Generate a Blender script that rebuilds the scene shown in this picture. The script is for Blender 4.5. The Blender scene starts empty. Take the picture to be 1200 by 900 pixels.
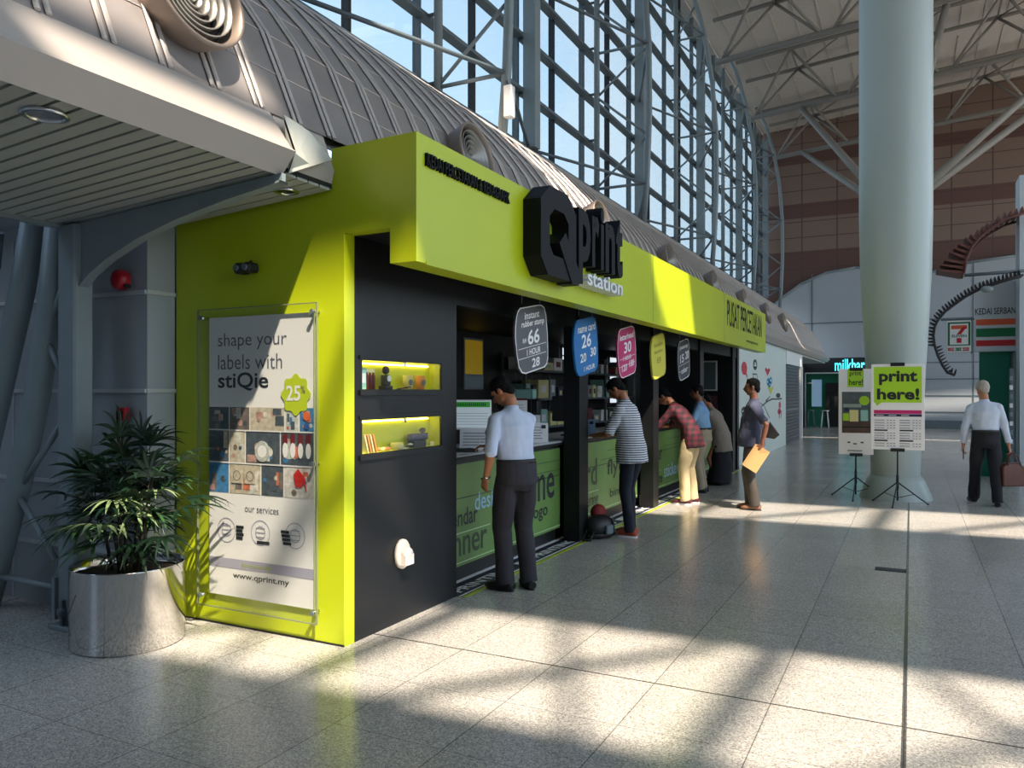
import bpy, math, random
from mathutils import Vector, Matrix, Euler, noise
random.seed(7)
SC = bpy.context.scene
COL = SC.collection
R = math.radians

# ------------------------------------------------------------------ materials
MATS = {}
def srgb(r, g, b):
    f = lambda c: (c/255/12.92) if c/255 <= .04045 else ((c/255+.055)/1.055)**2.4
    return (f(r), f(g), f(b), 1)
def mat(name, col, rough=.6, metal=0., spec=.5, emit=None, es=1., vary=0., scale=8., bump=0., coat=0.):
    if name in MATS: return MATS[name]
    m = bpy.data.materials.new(name); m.use_nodes = True
    nt = m.node_tree; b = nt.nodes['Principled BSDF']
    b.inputs['Base Color'].default_value = col
    b.inputs['Roughness'].default_value = rough
    b.inputs['Metallic'].default_value = metal
    b.inputs['Specular IOR Level'].default_value = spec
    b.inputs['Coat Weight'].default_value = coat
    if emit:
        b.inputs['Emission Color'].default_value = emit
        b.inputs['Emission Strength'].default_value = es
    tc = nt.nodes.new('ShaderNodeTexCoord'); no = nt.nodes.new('ShaderNodeTexNoise')
    no.inputs['Scale'].default_value = scale; no.inputs['Detail'].default_value = 4
    nt.links.new(tc.outputs['Object'], no.inputs['Vector'])
    if vary:
        mr = nt.nodes.new('ShaderNodeMapRange'); mr.inputs[1].default_value = .3; mr.inputs[2].default_value = .7
        mr.inputs[3].default_value = 1-vary; mr.inputs[4].default_value = 1+vary*.6
        nt.links.new(no.outputs['Fac'], mr.inputs[0])
        mx = nt.nodes.new('ShaderNodeVectorMath'); mx.operation = 'SCALE'
        mx.inputs[0].default_value = col[:3]
        nt.links.new(mr.outputs[0], mx.inputs['Scale']); nt.links.new(mx.outputs[0], b.inputs['Base Color'])
    if bump:
        bp = nt.nodes.new('ShaderNodeBump'); bp.inputs['Strength'].default_value = bump; bp.inputs['Distance'].default_value = .02
        nt.links.new(no.outputs['Fac'], bp.inputs['Height']); nt.links.new(bp.outputs[0], b.inputs['Normal'])
    MATS[name] = m
    return m

green = mat('lime_panel', srgb(180, 194, 20), .38, vary=.03, scale=1.5)
black = mat('black_laminate', (.008, .0085, .010, 1), .42, spec=.35, vary=.12, scale=2)
blk = mat('black_paint', (.008, .008, .009, 1), .5)
blklet = mat('black_letter', (.003, .0035, .007, 1), .55, spec=.2)
white = mat('white_paint', (.75, .75, .74, 1), .5)
paper = mat('paper', (.82, .82, .84, 1), .55)
steel = mat('grey_steel_paint', srgb(128, 140, 144), .42, .0, vary=.05)
steel_d = mat('dark_steel_paint', srgb(92, 104, 110), .45, vary=.05)
wallpan = mat('aluminium_wall_panel', srgb(168, 174, 180), .45, .25, vary=.05, scale=1.2)
wallseam = mat('aluminium_seam', srgb(205, 208, 210), .35, .4)
fascia_w = mat('eave_aluminium', srgb(176, 168, 162), .42, .15, vary=.04, scale=2)
vaultm = mat('vault_panel', srgb(146, 140, 138), .42, .25, vary=.12, scale=3)
ribm = mat('vault_rib', srgb(198, 190, 184), .35, .25, vary=.1)
gapm = mat('dark_gap', (.01, .01, .01, 1), .8)
slatm = mat('soffit_slat', srgb(168, 170, 164), .45, .1)
nozm = mat('diffuser_shell', srgb(150, 134, 122), .4, .3, vary=.12, scale=6)
nozr = mat('diffuser_ring', srgb(150, 146, 140), .35, .6)
truss = mat('truss_paint', srgb(140, 134, 126), .5, vary=.06)
chrome = mat('chrome', (.75, .75, .76, 1), .12, 1.)
red = mat('red_plastic', (.35, .008, .02, 1), .35)
lampglass = mat('downlight_glass', (.35, .37, .4, 1), .15, .6)
whitepl = mat('white_plastic', (.82, .76, .68, 1), .4)

def glass_mat(name, tint, gloss=.12, rough=.02):
    if name in MATS: return MATS[name]
    m = bpy.data.materials.new(name); m.use_nodes = True; nt = m.node_tree; nt.nodes.clear()
    o = nt.nodes.new('ShaderNodeOutputMaterial'); mx = nt.nodes.new('ShaderNodeMixShader')
    t = nt.nodes.new('ShaderNodeBsdfTransparent'); g = nt.nodes.new('ShaderNodeBsdfGlossy'); fr = nt.nodes.new('ShaderNodeLayerWeight')
    t.inputs[0].default_value = tint; g.inputs['Roughness'].default_value = rough
    pw_ = nt.nodes.new('ShaderNodeMath'); pw_.operation = 'POWER'; pw_.inputs[1].default_value = 4; nt.links.new(fr.outputs['Facing'], pw_.inputs[0]); fr.inputs['Blend'].default_value = .5
    ma = nt.nodes.new('ShaderNodeMath'); ma.operation = 'MULTIPLY_ADD'; ma.inputs[1].default_value = .5; ma.inputs[2].default_value = gloss; nt.links.new(pw_.outputs[0], ma.inputs[0])
    nt.links.new(ma.outputs[0], mx.inputs[0]); nt.links.new(t.outputs[0], mx.inputs[1]); nt.links.new(g.outputs[0], mx.inputs[2])
    nt.links.new(mx.outputs[0], o.inputs[0]); MATS[name] = m
    return m
tglass = glass_mat('curtain_wall_glass', (.62, .66, .68, 1), .02)
aglass = glass_mat('acrylic', (.96, .97, .96, 1), .04)

# ------------------------------------------------------------------ objects
def meta(o, label=None, cat=None, group=None, kind=None):
    if label: o['label'] = label
    if cat: o['category'] = cat
    if group: o['group'] = group
    if kind: o['kind'] = kind
    return o
def thing(name, label, cat, loc=(0, 0, 0), rz=0, group=None):
    o = bpy.data.objects.new(name, None); COL.objects.link(o)
    o.location = loc; o.rotation_euler = (0, 0, rz); o.empty_display_size = .1
    return meta(o, label, cat, group)

class MB:
    """collects shapes, builds ONE mesh object"""
    def __init__(s): s.v = []; s.f = []; s.m = []; s.mats = []; s.sm = []; s.X = Matrix()
    def mi(s, m):
        if m not in s.mats: s.mats.append(m)
        return s.mats.index(m)
    def add(s, vs, fs, m, smooth=False):
        b = len(s.v); s.v += [s.X @ Vector(v) for v in vs]
        i = s.mi(m)
        for f in fs: s.f.append([b+k for k in f]); s.m.append(i); s.sm.append(smooth)
        return s
    def box(s, a, b, m, rot=None):
        (x0, y0, z0), (x1, y1, z1) = a, b
        x0, x1 = min(x0, x1), max(x0, x1); y0, y1 = min(y0, y1), max(y0, y1); z0, z1 = min(z0, z1), max(z0, z1)
        vs = [(x0,y0,z0),(x1,y0,z0),(x1,y1,z0),(x0,y1,z0),(x0,y0,z1),(x1,y0,z1),(x1,y1,z1),(x0,y1,z1)]
        return s.add(vs, [(0,3,2,1),(4,5,6,7),(0,1,5,4),(1,2,6,5),(2,3,7,6),(3,0,4,7)], m)
    def rbox(s, a, b, m, r=.01):
        # box with chamfered edges
        (x0, y0, z0), (x1, y1, z1) = a, b
        vs = []; 
        import itertools
        bm_v = []
        c = [(x0+x1)/2, (y0+y1)/2, (z0+z1)/2]; h = [abs(x1-x0)/2, abs(y1-y0)/2, abs(z1-z0)/2]
        r = min(r, min(h)*.95)
        idx = {}
        for sg in itertools.product((-1, 1), repeat=3):
            for ax in range(3):
                p = [c[k]+sg[k]*(h[k]-(0 if k == ax else r)) for k in range(3)]
                idx[(sg, ax)] = len(bm_v); bm_v.append(p)
        fs = []
        for ax in range(3):
            o1, o2 = [k for k in range(3) if k != ax]
            for sd in (-1, 1):
                q = []
                for a1, a2 in ((-1,-1),(1,-1),(1,1),(-1,1)):
                    sg = [0,0,0]; sg[ax] = sd; sg[o1] = a1; sg[o2] = a2; q.append(idx[(tuple(sg), ax)])
                fs.append(q)
            for a1 in (-1, 1):
                for a2 in (-1, 1):
                    q = []
                    for e, k in ((-1, o1), (1, o1), (1, o2), (-1, o2)):
                        sg = [0,0,0]; sg[ax] = e; sg[o1] = a1; sg[o2] = a2; q.append(idx[(tuple(sg), k)])
                    fs.append(q)
        for sg in itertools.product((-1, 1), repeat=3): fs.append([idx[(sg, k)] for k in range(3)])
        cc = Vector(c)
        out = []
        for f in fs:
            P = [Vector(bm_v[k]) for k in f]; n = (P[1]-P[0]).cross(P[2]-P[0]); mid = sum(P, Vector())/len(P)
            out.append(f if n.dot(mid-cc) > 0 else f[::-1])
        return s.add(bm_v, out, m)
    def tube(s, p, q, r, m, n=10, r2=None, smooth=True):
        return s.path([p, q], [r, r if r2 is None else r2], m, n, smooth)
    def path(s, pts, rs, m, n=10, smooth=True, cap=True, up=None, flat=None):
        pts = [Vector(p) for p in pts]
        if not isinstance(rs, list): rs = [rs]*len(pts)
        vs = []; fs = []
        prev = None
        for i, p in enumerate(pts):
            if i == 0: t = pts[1]-p
            elif i == len(pts)-1: t = p-pts[i-1]
            else: t = (pts[i+1]-p).normalized()+(p-pts[i-1]).normalized()
            t = t.normalized() if t.length > 1e-9 else Vector((0,0,1))
            if prev is None:
                a = Vector(up) if up else (Vector((0,0,1)) if abs(t.z) < .9 else Vector((1,0,0)))
            else: a = prev
            u = (a - t*a.dot(t))
            if u.length < 1e-6: u = t.orthogonal()
            u.normalize(); w = t.cross(u); prev = u
            r = rs[i]
            ru, rw = (r, r) if not isinstance(r, (tuple, list)) else r
            for k in range(n):
                an = 2*math.pi*k/n
                vs.append(p+u*math.cos(an)*ru+w*math.sin(an)*rw)
        for i in range(len(pts)-1):
            for k in range(n):
                fs.append((i*n+k, i*n+(k+1) % n, (i+1)*n+(k+1) % n, (i+1)*n+k))
        s.add(vs, fs, m, smooth)
        if cap:
            b = len(s.v)-len(vs)
            s.f.append([b+k for k in range(n)][::-1]); s.m.append(s.mi(m)); s.sm.append(False)
            s.f.append([b+(len(pts)-1)*n+k for k in range(n)]); s.m.append(s.mi(m)); s.sm.append(False)
        return s
    def lathe(s, prof, c, m, n=32, axis=None, smooth=True):
        # prof [(r,h)], around z (or axis matrix) at c
        vs = []; fs = []
        A = axis or Matrix()
        for r, h in prof:
            for k in range(n):
                an = 2*math.pi*k/n
                vs.append(Vector(c)+A @ Vector((r*math.cos(an), r*math.sin(an), h)))
        for i in range(len(prof)-1):
            for k in range(n): fs.append((i*n+k, i*n+(k+1) % n, (i+1)*n+(k+1) % n, (i+1)*n+k))
        return s.add(vs, fs, m, smooth)
    def ell(s, c, r, m, n=14, rot=None):
        vs = []; fs = []; A = rot or Matrix(); k2 = n//2
        for i in range(k2+1):
            ph = math.pi*i/k2
            for k in range(n):
                an = 2*math.pi*k/n
                vs.append(Vector(c)+A @ Vector((r[0]*math.sin(ph)*math.cos(an), r[1]*math.sin(ph)*math.sin(an), -r[2]*math.cos(ph))))
        for i in range(k2):
            for k in range(n): fs.append((i*n+k, i*n+(k+1) % n, (i+1)*n+(k+1) % n, (i+1)*n+k))
        return s.add(vs, fs, m, True)
    def prism(s, poly, e, m, frame=None):
        # poly: list of 3D points (planar), e: extrusion vector
        P = [Vector(p) for p in poly]; E = Vector(e); n = len(P)
        vs = P+[p+E for p in P]
        nn = sum(((P[i]).cross(P[(i+1) % n]) for i in range(n)), Vector())
        fs = [list(range(n)), list(range(2*n-1, n-1, -1))]+[((i+1) % n, i, n+i, n+(i+1) % n) for i in range(n)]
        if nn.dot(E) > 0: fs = [f[::-1] if True else f for f in fs]
        return s.add(vs, fs, m)
    def build(s, name, parent=None, bevel=0, **kw):
        me = bpy.data.meshes.new(name)
        me.from_pydata([tuple(v) for v in s.v], [], s.f)
        for m in s.mats: me.materials.append(m)
        me.polygons.foreach_set('material_index', s.m); me.polygons.foreach_set('use_smooth', s.sm)
        me.update()
        o = bpy.data.objects.new(name, me); COL.objects.link(o)
        if parent is not None: o.parent = parent
        if bevel:
            b = o.modifiers.new('b', 'BEVEL'); b.width = bevel; b.segments = 2; b.limit_method = 'ANGLE'
        if kw: meta(o, **kw)
        return o

def copy_tree(o, parent=None):
    c = o.copy(); COL.objects.link(c)
    if parent is not None: c.parent = parent
    for ch in list(o.children): copy_tree(ch, c)
    return c

# text as mesh data, cached: (verts, faces) normalised to a 1x1 box in xy, z = 0..1 when extruded
TXT = {}
def text_data(st, ext=False, bold=0., sp=1.):
    k = (st, ext, bold, sp)
    if k in TXT: return TXT[k]
    cu = bpy.data.curves.new('t', 'FONT'); cu.body = st; cu.size = 1; cu.offset = bold; cu.resolution_u = 3
    cu.extrude = .5 if ext else 0; cu.space_character = sp; cu.align_x = 'CENTER'; cu.space_line = .9
    ob = bpy.data.objects.new('t', cu); COL.objects.link(ob)
    dg = bpy.context.evaluated_depsgraph_get(); dg.update()
    me = bpy.data.meshes.new_from_object(ob.evaluated_get(dg))
    V = [v.co.copy() for v in me.vertices]; F = [list(p.vertices) for p in me.polygons]
    bpy.data.objects.remove(ob); bpy.data.curves.remove(cu); bpy.data.meshes.remove(me)
    x0 = min(v.x for v in V); x1 = max(v.x for v in V); y0 = min(v.y for v in V); y1 = max(v.y for v in V)
    V = [((v.x-x0)/(x1-x0), (v.y-y0)/(y1-y0), v.z+.5 if ext else 0) for v in V]
    TXT[k] = (V, F); return TXT[k]

class Board:
    """a plane in the world: origin o (lower corner), x dir, y dir; n = x cross y comes out of the board"""
    def __init__(s, o, x, y=(0,0,1)):
        s.o = Vector(o); s.x = Vector(x).normalized(); s.y = Vector(y).normalized(); s.n = s.x.cross(s.y)
        s.M = Matrix(((s.x.x, s.y.x, s.n.x, s.o.x), (s.x.y, s.y.y, s.n.y, s.o.y), (s.x.z, s.y.z, s.n.z, s.o.z), (0,0,0,1)))
    def rect(s, mb, x, y, w, h, m, d=.002, t=.001):
        mb.X = s.M; mb.box((x, y, d-t), (x+w, y+h, d), m); mb.X = Matrix()
    def poly(s, mb, pts, m, d=.002, t=.001):
        mb.X = s.M; mb.prism([(a, b, d-t) for a, b in pts], (0, 0, t), m); mb.X = Matrix()
    def disc(s, mb, x, y, r, m, d=.002, n=24, ry=None, t=.001):
        ry = ry or r
        s.poly(mb, [(x+r*math.cos(2*math.pi*k/n), y+ry*math.sin(2*math.pi*k/n)) for k in range(n)], m, d, t)
    def ring(s, mb, x, y, r, w, m, d=.002, n=24, ry=None):
        ry = ry or r; mb.X = s.M; vs = []; fs = []
        for k in range(n):
            a = 2*math.pi*k/n
            vs += [(x+r*math.cos(a), y+ry*math.sin(a), d), (x+(r-w)*math.cos(a), y+(ry-w)*math.sin(a), d)]
        for k in range(n):
            j = (k+1) % n; fs.append((2*k, 2*j, 2*j+1, 2*k+1))
        mb.add(vs, fs, m); mb.X = Matrix()
    def text(s, mb, st, x, y, w, h, m, d=.003, ext=0, bold=.0, sp=1.):
        V, F = text_data(st, ext > 0, bold, sp)
        mb.X = s.M; mb.add([(x+a*w, y+b*h, d+c*ext) for a, b, c in V], F, m); mb.X = Matrix()
# ------------------------------------------------------------------ floor
def floor_material():
    m = bpy.data.materials.new('terrazzo_floor'); m.use_nodes = True; nt = m.node_tree; N = nt.nodes; L = nt.links
    b = N['Principled BSDF']; tc = N.new('ShaderNodeTexCoord'); sep = N.new('ShaderNodeSeparateXYZ')
    L.new(tc.outputs['Object'], sep.inputs[0])
    def mth(op, a, c=None, d=None):
        n = N.new('ShaderNodeMath'); n.operation = op
        for i, q in enumerate((a, c, d)):
            if q is None: continue
            if isinstance(q, (int, float)): n.inputs[i].default_value = q
            else: L.new(q, n.inputs[i])
        return n.outputs[0]
    def line(co, off, per, w):   # 1 on the joint
        q = mth('MULTIPLY', mth('ADD', co, -off), 1/per)
        fr = mth('FRACT', mth('ADD', q, 100.5)); d = mth('ABSOLUTE', mth('SUBTRACT', fr, .5))
        return mth('LESS_THAN', d, w/per/2), mth('FLOOR', mth('ADD', q, 100))
    lx, cx = line(sep.outputs['X'], -.03, .61, .006); ly, cy = line(sep.outputs['Y'], 4.15, .6, .004)
    bx, _ = line(sep.outputs['X'], -.03, 6.1, .022); by, _ = line(sep.outputs['Y'], 4.15, 6.0, .014)
    thin = mth('MAXIMUM', lx, ly); thick = mth('MAXIMUM', bx, by)
    cmb = N.new('ShaderNodeCombineXYZ'); L.new(cx, cmb.inputs[0]); L.new(cy, cmb.inputs[1])
    wn = N.new('ShaderNodeTexWhiteNoise'); wn.noise_dimensions = '2D'; L.new(cmb.outputs[0], wn.inputs['Vector'])
    v = N.new('ShaderNodeTexVoronoi'); v.inputs['Scale'].default_value = 150; L.new(tc.outputs['Object'], v.inputs['Vector'])
    cr = N.new('ShaderNodeValToRGB'); e = cr.color_ramp
    e.elements[0].position = 0; e.elements[0].color = (.215, .205, .19, 1)
    e.elements[1].position = 1; e.elements[1].color = (.60, .57, .51, 1)
    q = e.elements.new(.22); q.color = (.32, .31, .29, 1)
    q = e.elements.new(.6); q.color = (.41, .395, .37, 1)
    sc = N.new('ShaderNodeSeparateColor'); L.new(v.outputs['Color'], sc.inputs[0]); L.new(sc.outputs[0], cr.inputs[0])
    n2 = N.new('ShaderNodeTexNoise'); n2.inputs['Scale'].default_value = .7; n2.inputs['Detail'].default_value = 5; L.new(tc.outputs['Object'], n2.inputs['Vector'])
    f = mth('ADD', mth('MULTIPLY', wn.outputs['Value'], .1), mth('ADD', mth('MULTIPLY', n2.outputs['Fac'], .3), .84))
    f = mth('MULTIPLY', f, mth('SUBTRACT', 1, mth('MULTIPLY', thin, .6)))
    f = mth('MULTIPLY', f, mth('SUBTRACT', 1, mth('MULTIPLY', thick, .8)))
    vm = N.new('ShaderNodeVectorMath'); vm.operation = 'SCALE'; L.new(cr.outputs[0], vm.inputs[0]); L.new(f, vm.inputs['Scale'])
    L.new(vm.outputs[0], b.inputs['Base Color'])
    L.new(mth('ADD', mth('MULTIPLY', n2.outputs['Fac'], .12), .14), b.inputs['Roughness'])
    b.inputs['Specular IOR Level'].default_value = .6
    return m
mb = MB(); mb.box((-9, -9, -.2), (18, 42, 0), floor_material()); mb.build('floor', kind='structure')

# ------------------------------------------------------------------ curved pod roof along the shops
VP = [(-3.19, 2.98), (-3.30, 3.21), (-3.435, 3.52), (-3.574, 3.82), (-3.80, 4.12), (-4.15, 4.49), (-4.5, 4.78), (-4.82, 5.00), (-5.4, 5.43), (-6.0, 5.84)]
Y0, Y1 = -3.0, 36.0
mb = MB()
# smooth eave band, then panels
def strip(a, b, ya, yb, m, mb):
    mb.add([(a[0], ya, a[1]), (a[0], yb, a[1]), (b[0], yb, b[1]), (b[0], ya, b[1])], [(0, 1, 2, 3)], m)
for i in range(1, len(VP)-1): strip(VP[i], VP[i+1], Y0, Y1, vaultm, mb)
# underside so that the shell has a thickness
for i in range(1, len(VP)-1):
    a = (VP[i][0]-.06, VP[i][1]-.05); b = (VP[i+1][0]-.06, VP[i+1][1]-.05)
    mb.add([(a[0], Y0, a[1]), (a[0], Y1, a[1]), (b[0], Y1, b[1]), (b[0], Y0, b[1])], [(3, 2, 1, 0)], vaultm)
y = Y0+.06
while y < Y1:
    for dy in (0, .05):
        pts = [(x+.008, y+dy, z+.006) for x, z in VP[1:]]
        mb.path(pts, (.015, .009), ribm, 6, smooth=False, up=(0, 1, 0))
    y += .31
for i in range(2, len(VP)-1):       # cross seams with small rivets
    mb.tube((VP[i][0]+.003, Y0, VP[i][1]+.002), (VP[i][0]+.003, Y1, VP[i][1]+.002), .003, ribm, 4)
mb.build('roof_vault', kind='structure')

def eave(ya, yb, tag_y1=True):
    mb = MB()
    P = [(-3.21, 2.83), (-3.10, 2.955), (-3.14, 2.985), (-3.30, 3.21), (-3.38, 3.2), (-3.26, 2.9)]
    mb.prism([(x, ya, z) for x, z in P], (0, yb-ya, 0), fascia_w)
    o = mb.build('roof_eave', kind='structure')
    s = MB()
    n = int((yb-ya)/.1)
    s.prism([(-3.2, ya, 2.862), (-5.1, ya, 2.746), (-5.1, ya, 2.85), (-3.2, ya, 2.96)], (0, yb-ya, 0), gapm)
    for k in range(n+1):
        y = yb-(k+1)*.1
        if y < ya: break
        s.prism([(-3.2, y+.02, 2.843), (-5.1, y+.02, 2.727), (-5.1, y+.02, 2.745), (-3.2, y+.02, 2.861)], (0, .08, 0), slatm)
    s.box((-5.16, ya, 2.70), (-5.1, yb, 2.86), steel)
    s.build('ceiling_soffit', kind='structure')
eave(-3.0, 3.37)
# short second bay up to the green booth, set back a little
mb = MB()
P = [(-3.25, 2.86), (-3.22, 2.98), (-3.32, 3.235), (-3.44, 3.2), (-3.3, 2.92)]
mb.prism([(x, 3.40, z) for x, z in P], (0, .44, 0), fascia_w); mb.build('roof_eave', kind='structure')
s = MB(); s.prism([(-3.24, 3.42, 2.87), (-4.66, 3.42, 2.78), (-4.66, 3.42, 2.85), (-3.24, 3.42, 2.95)], (0, .42, 0), gapm)
for k in range(4):
    y = 3.43+k*.1; s.prism([(-3.24, y, 2.855), (-4.66, y, 2.765), (-4.66, y, 2.785), (-3.24, y, 2.875)], (0, .088, 0), slatm)
s.build('ceiling_soffit', kind='structure')
# curved gusset plate closing the end of the first bay
mb = MB()
G = [(-3.18, 3.385, 2.84), (-3.13, 3.385, 2.96), (-3.22, 3.385, 3.18), (-3.215, 3.47, 3.17), (-3.19, 3.56, 3.135), (-3.18, 3.65, 3.09), (-3.18, 3.76, 3.015), (-3.18, 3.6, 2.94)]
mb.prism(G, (.012, 0, .006), mat('gusset_plate', srgb(178, 180, 172), .45, .1)); mb.build('trim_1', kind='structure')
eave(16.6, 36.0)

# ring-shaped air diffusers on the vault
def diffuser(y, label, e=0):
    c = Vector((-3.545, y, 3.62)); ax = Vector((.93, 0, .18)).normalized()
    A = ax.to_track_quat('Z', 'Y').to_matrix().to_4x4()
    c = c+ax*e; t = thing('air_diffuser', label, 'air vent', c, 0, 'round air diffusers along the curved roof'); t.location = (0, 0, 0)
    s = MB(); s.lathe([(.235, -.12-e), (.258, .05), (.29, .18), (.286, .2), (.268, .195), (.25, .12), (.24, .0), (0, .0)], c, nozm, 40, A); s.build('shell', t)
    for r, h in ((.225, .175), (.182, .165), (.14, .155), (.10, .145), (.06, .135), (.025, .13)):
        s = MB(); s.lathe([(r, h), (r-.006, h+.003), (r-.014, h-.09), (r-.009, h-.095), (r, h)], c, nozr, 36, A); s.build('ring', t)
    s = MB(); s.lathe([(.248, .06), (0, .06)], c, gapm, 30, A); s.build('throat', t)
nth = ['', '', '', 'fourth', 'fifth', 'sixth', 'seventh', 'eighth']
dl = {0: 'sunlit round air diffuser above the slatted canopy', 1: 'grey ring air diffuser rising behind the fascia beside the small black lettering',
      2: 'round air diffuser behind the end of the big black letters'}
for k in range(8):
    diffuser(2.86 if k == 0 else 2.8+3.1*k, dl.get(k, '%s round air diffuser along the curved roof, counting from the canopy' % nth[k]), .08 if k == 0 else 0)

# recessed downlights
for i, (x, y, z, l) in enumerate([(-3.42, 2.13, 2.829, 'round recessed downlight in the long slatted canopy soffit'), (-3.45, 3.66, 2.842, 'small dark downlight in the soffit strip over the green wall')]):
    t = thing('downlight', l, 'ceiling light', (x, y, z)); r = .095 if i == 0 else .075
    s = MB(); s.lathe([(r, 0), (r+.004, -.012), (r-.016, -.014), (r-.02, -.004)], (0, 0, 0), chrome, 32); s.build('trim_ring', t)
    s = MB(); s.lathe([(r-.018, -.006), (0, -.004)], (0, 0, 0), lampglass if i == 0 else blk, 32); s.build('lens', t)

# ------------------------------------------------------------------ canopy support steelwork
arm = MB()
P = [(-5.12, 2.72), (-3.17, 2.835), (-3.17, 2.79), (-3.59, 2.735), (-4.0, 2.665), (-4.36, 2.58), (-4.67, 2.47), (-4.85, 2.38), (-4.95, 2.31), (-5.12, 2.2)]
arm.prism([(x, 3.33, z) for x, z in P], (0, .03, 0), steel)
bot = P[2:9]
for i in range(len(bot)-1):
    a, b = bot[i], bot[i+1]
    arm.add([(a[0], 3.31, a[1]), (b[0], 3.31, b[1]), (b[0], 3.38, b[1]), (a[0], 3.38, a[1]),
             (a[0], 3.31, a[1]-.012), (b[0], 3.31, b[1]-.012), (b[0], 3.38, b[1]-.012), (a[0], 3.38, a[1]-.012)],
            [(0,3,2,1),(4,5,6,7),(0,1,5,4),(2,3,7,6)], steel)
t = thing('canopy_support', 'grey steel post with leaning tubes holding up the slatted canopy', 'steel frame', (-5.04, 3.35, 0))
def P_(mbx, name):
    o = mbx.build(name, t); o.matrix_parent_inverse = Matrix.Translation((5.04, -3.35, 0)); return o
P_(arm, 'bracket_arm')
s = MB(); s.rbox((-5.13, 3.28, .05), (-4.95, 3.42, 2.72), steel, .012); s.box((-5.16, 3.26, .06), (-5.13, 3.44, .34), steel); P_(s, 'post')
s = MB(); s.rbox((-5.17, 3.24, 0), (-4.91, 3.46, .03), steel, .005)
s.box((-5.06, 3.255, .02), (-5.04, 3.28, .2), steel_d); s.lathe([(.03, -.02), (.03, .02), (0, .02)], (-5.05, 3.26, .12), steel_d, 12, Matrix.Rotation(R(90), 4, 'X')); P_(s, 'foot_plate')
A1 = [(-5.24, 3.36, 2.76), (-5.33, 3.36, 2.2), (-5.47, 3.36, 1.6), (-5.65, 3.36, 1.05), (-5.88, 3.36, .5), (-6.08, 3.36, .02)]
A2 = [(-5.52, 3.36, 2.78), (-5.66, 3.36, 2.3), (-5.85, 3.36, 1.8), (-6.08, 3.36, 1.2), (-6.3, 3.36, .6), (-6.5, 3.36, .02)]
for A_ in (A1, A2):
    s = MB(); s.path(A_, .085, steel, 16); P_(s, 'leaning_tube')
for a, b in (((-5.14, 2.37), (-5.33, 2.05)), ((-5.35, 1.95), (-5.14, 1.65)), ((-5.14, 1.42), (-5.62, .95)), ((-5.68, .85), (-5.14, .32)), ((-5.14, .24), (-5.98, .25))):
    s = MB(); s.tube((a[0], 3.35, a[1]), (b[0], 3.35, b[1]), .022, steel, 8); P_(s, 'brace')
t2 = thing('pipe', 'thick bent grey pipe under the canopy next to the building wall', 'pipe', (-6.2, 3.4, 0))
s = MB(); s.path([(-5.75, 3.2, 2.72), (-5.82, 3.22, 2.5), (-6.05, 3.25, 2.25), (-6.4, 3.28, 2.1), (-6.7, 3.3, 1.95)], .08, steel_d, 14)
o = s.build('pipe_run', t2); o.matrix_parent_inverse = Matrix.Translation((6.2, -3.4, 0))

# ------------------------------------------------------------------ building wall behind the plant
mb = MB()
mb.box((-8.5, 3.62, 0), (-4.67, 3.845, 3.3), wallpan); mb.box((-8.5, 3.36, 2.86), (-5.17, 3.64, 3.3), wallpan)
for z in (.46, .93, 1.60, 2.28):
    mb.box((-8.5, 3.60, z-.014), (-4.67, 3.622, z+.014), wallseam); mb.box((-4.672, 3.61, z-.014), (-4.655, 3.845, z+.014), wallseam)
for x in (-5.35, -6.2, -7.1): mb.box((x-.006, 3.612, 0), (x+.006, 3.622, 2.76), wallseam)
mb.box((-8.5, 3.97, 0), (-4.4, 4.1, 3.3), wallpan); mb.build('wall_left', kind='structure')
t = thing('alarm_bell', 'round dark red alarm bell on the grey wall panel', 'alarm', (-4.88, 3.60, 2.37))
s = MB(); s.lathe([(0, .082), (.04, .08), (.066, .062), (.072, .035), (.07, 0)], (0, 0, 0), red, 24, Matrix.Rotation(R(90), 4, 'X')); s.build('gong', t)
s = MB(); s.rbox((-.05, -.015, -.05), (.05, 0, .05), red, .01); s.rbox((.055, -.05, -.06), (.085, -.01, -.035), blk, .005); s.build('base', t)
t = thing('fire_call_point', 'small square red fire call point just above the palm', 'fire call point', (-4.86, 3.60, 1.44))
s = MB(); s.rbox((-.045, -.05, -.045), (.045, 0, .045), mat('bright_red', (.32, .01, .02, 1), .4), .008); s.build('housing', t)
s = MB(); s.rbox((-.03, -.055, -.028), (.03, -.048, .018), mat('dark_window', (.03, .01, .012, 1), .2), .002); s.build('window', t)

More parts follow.
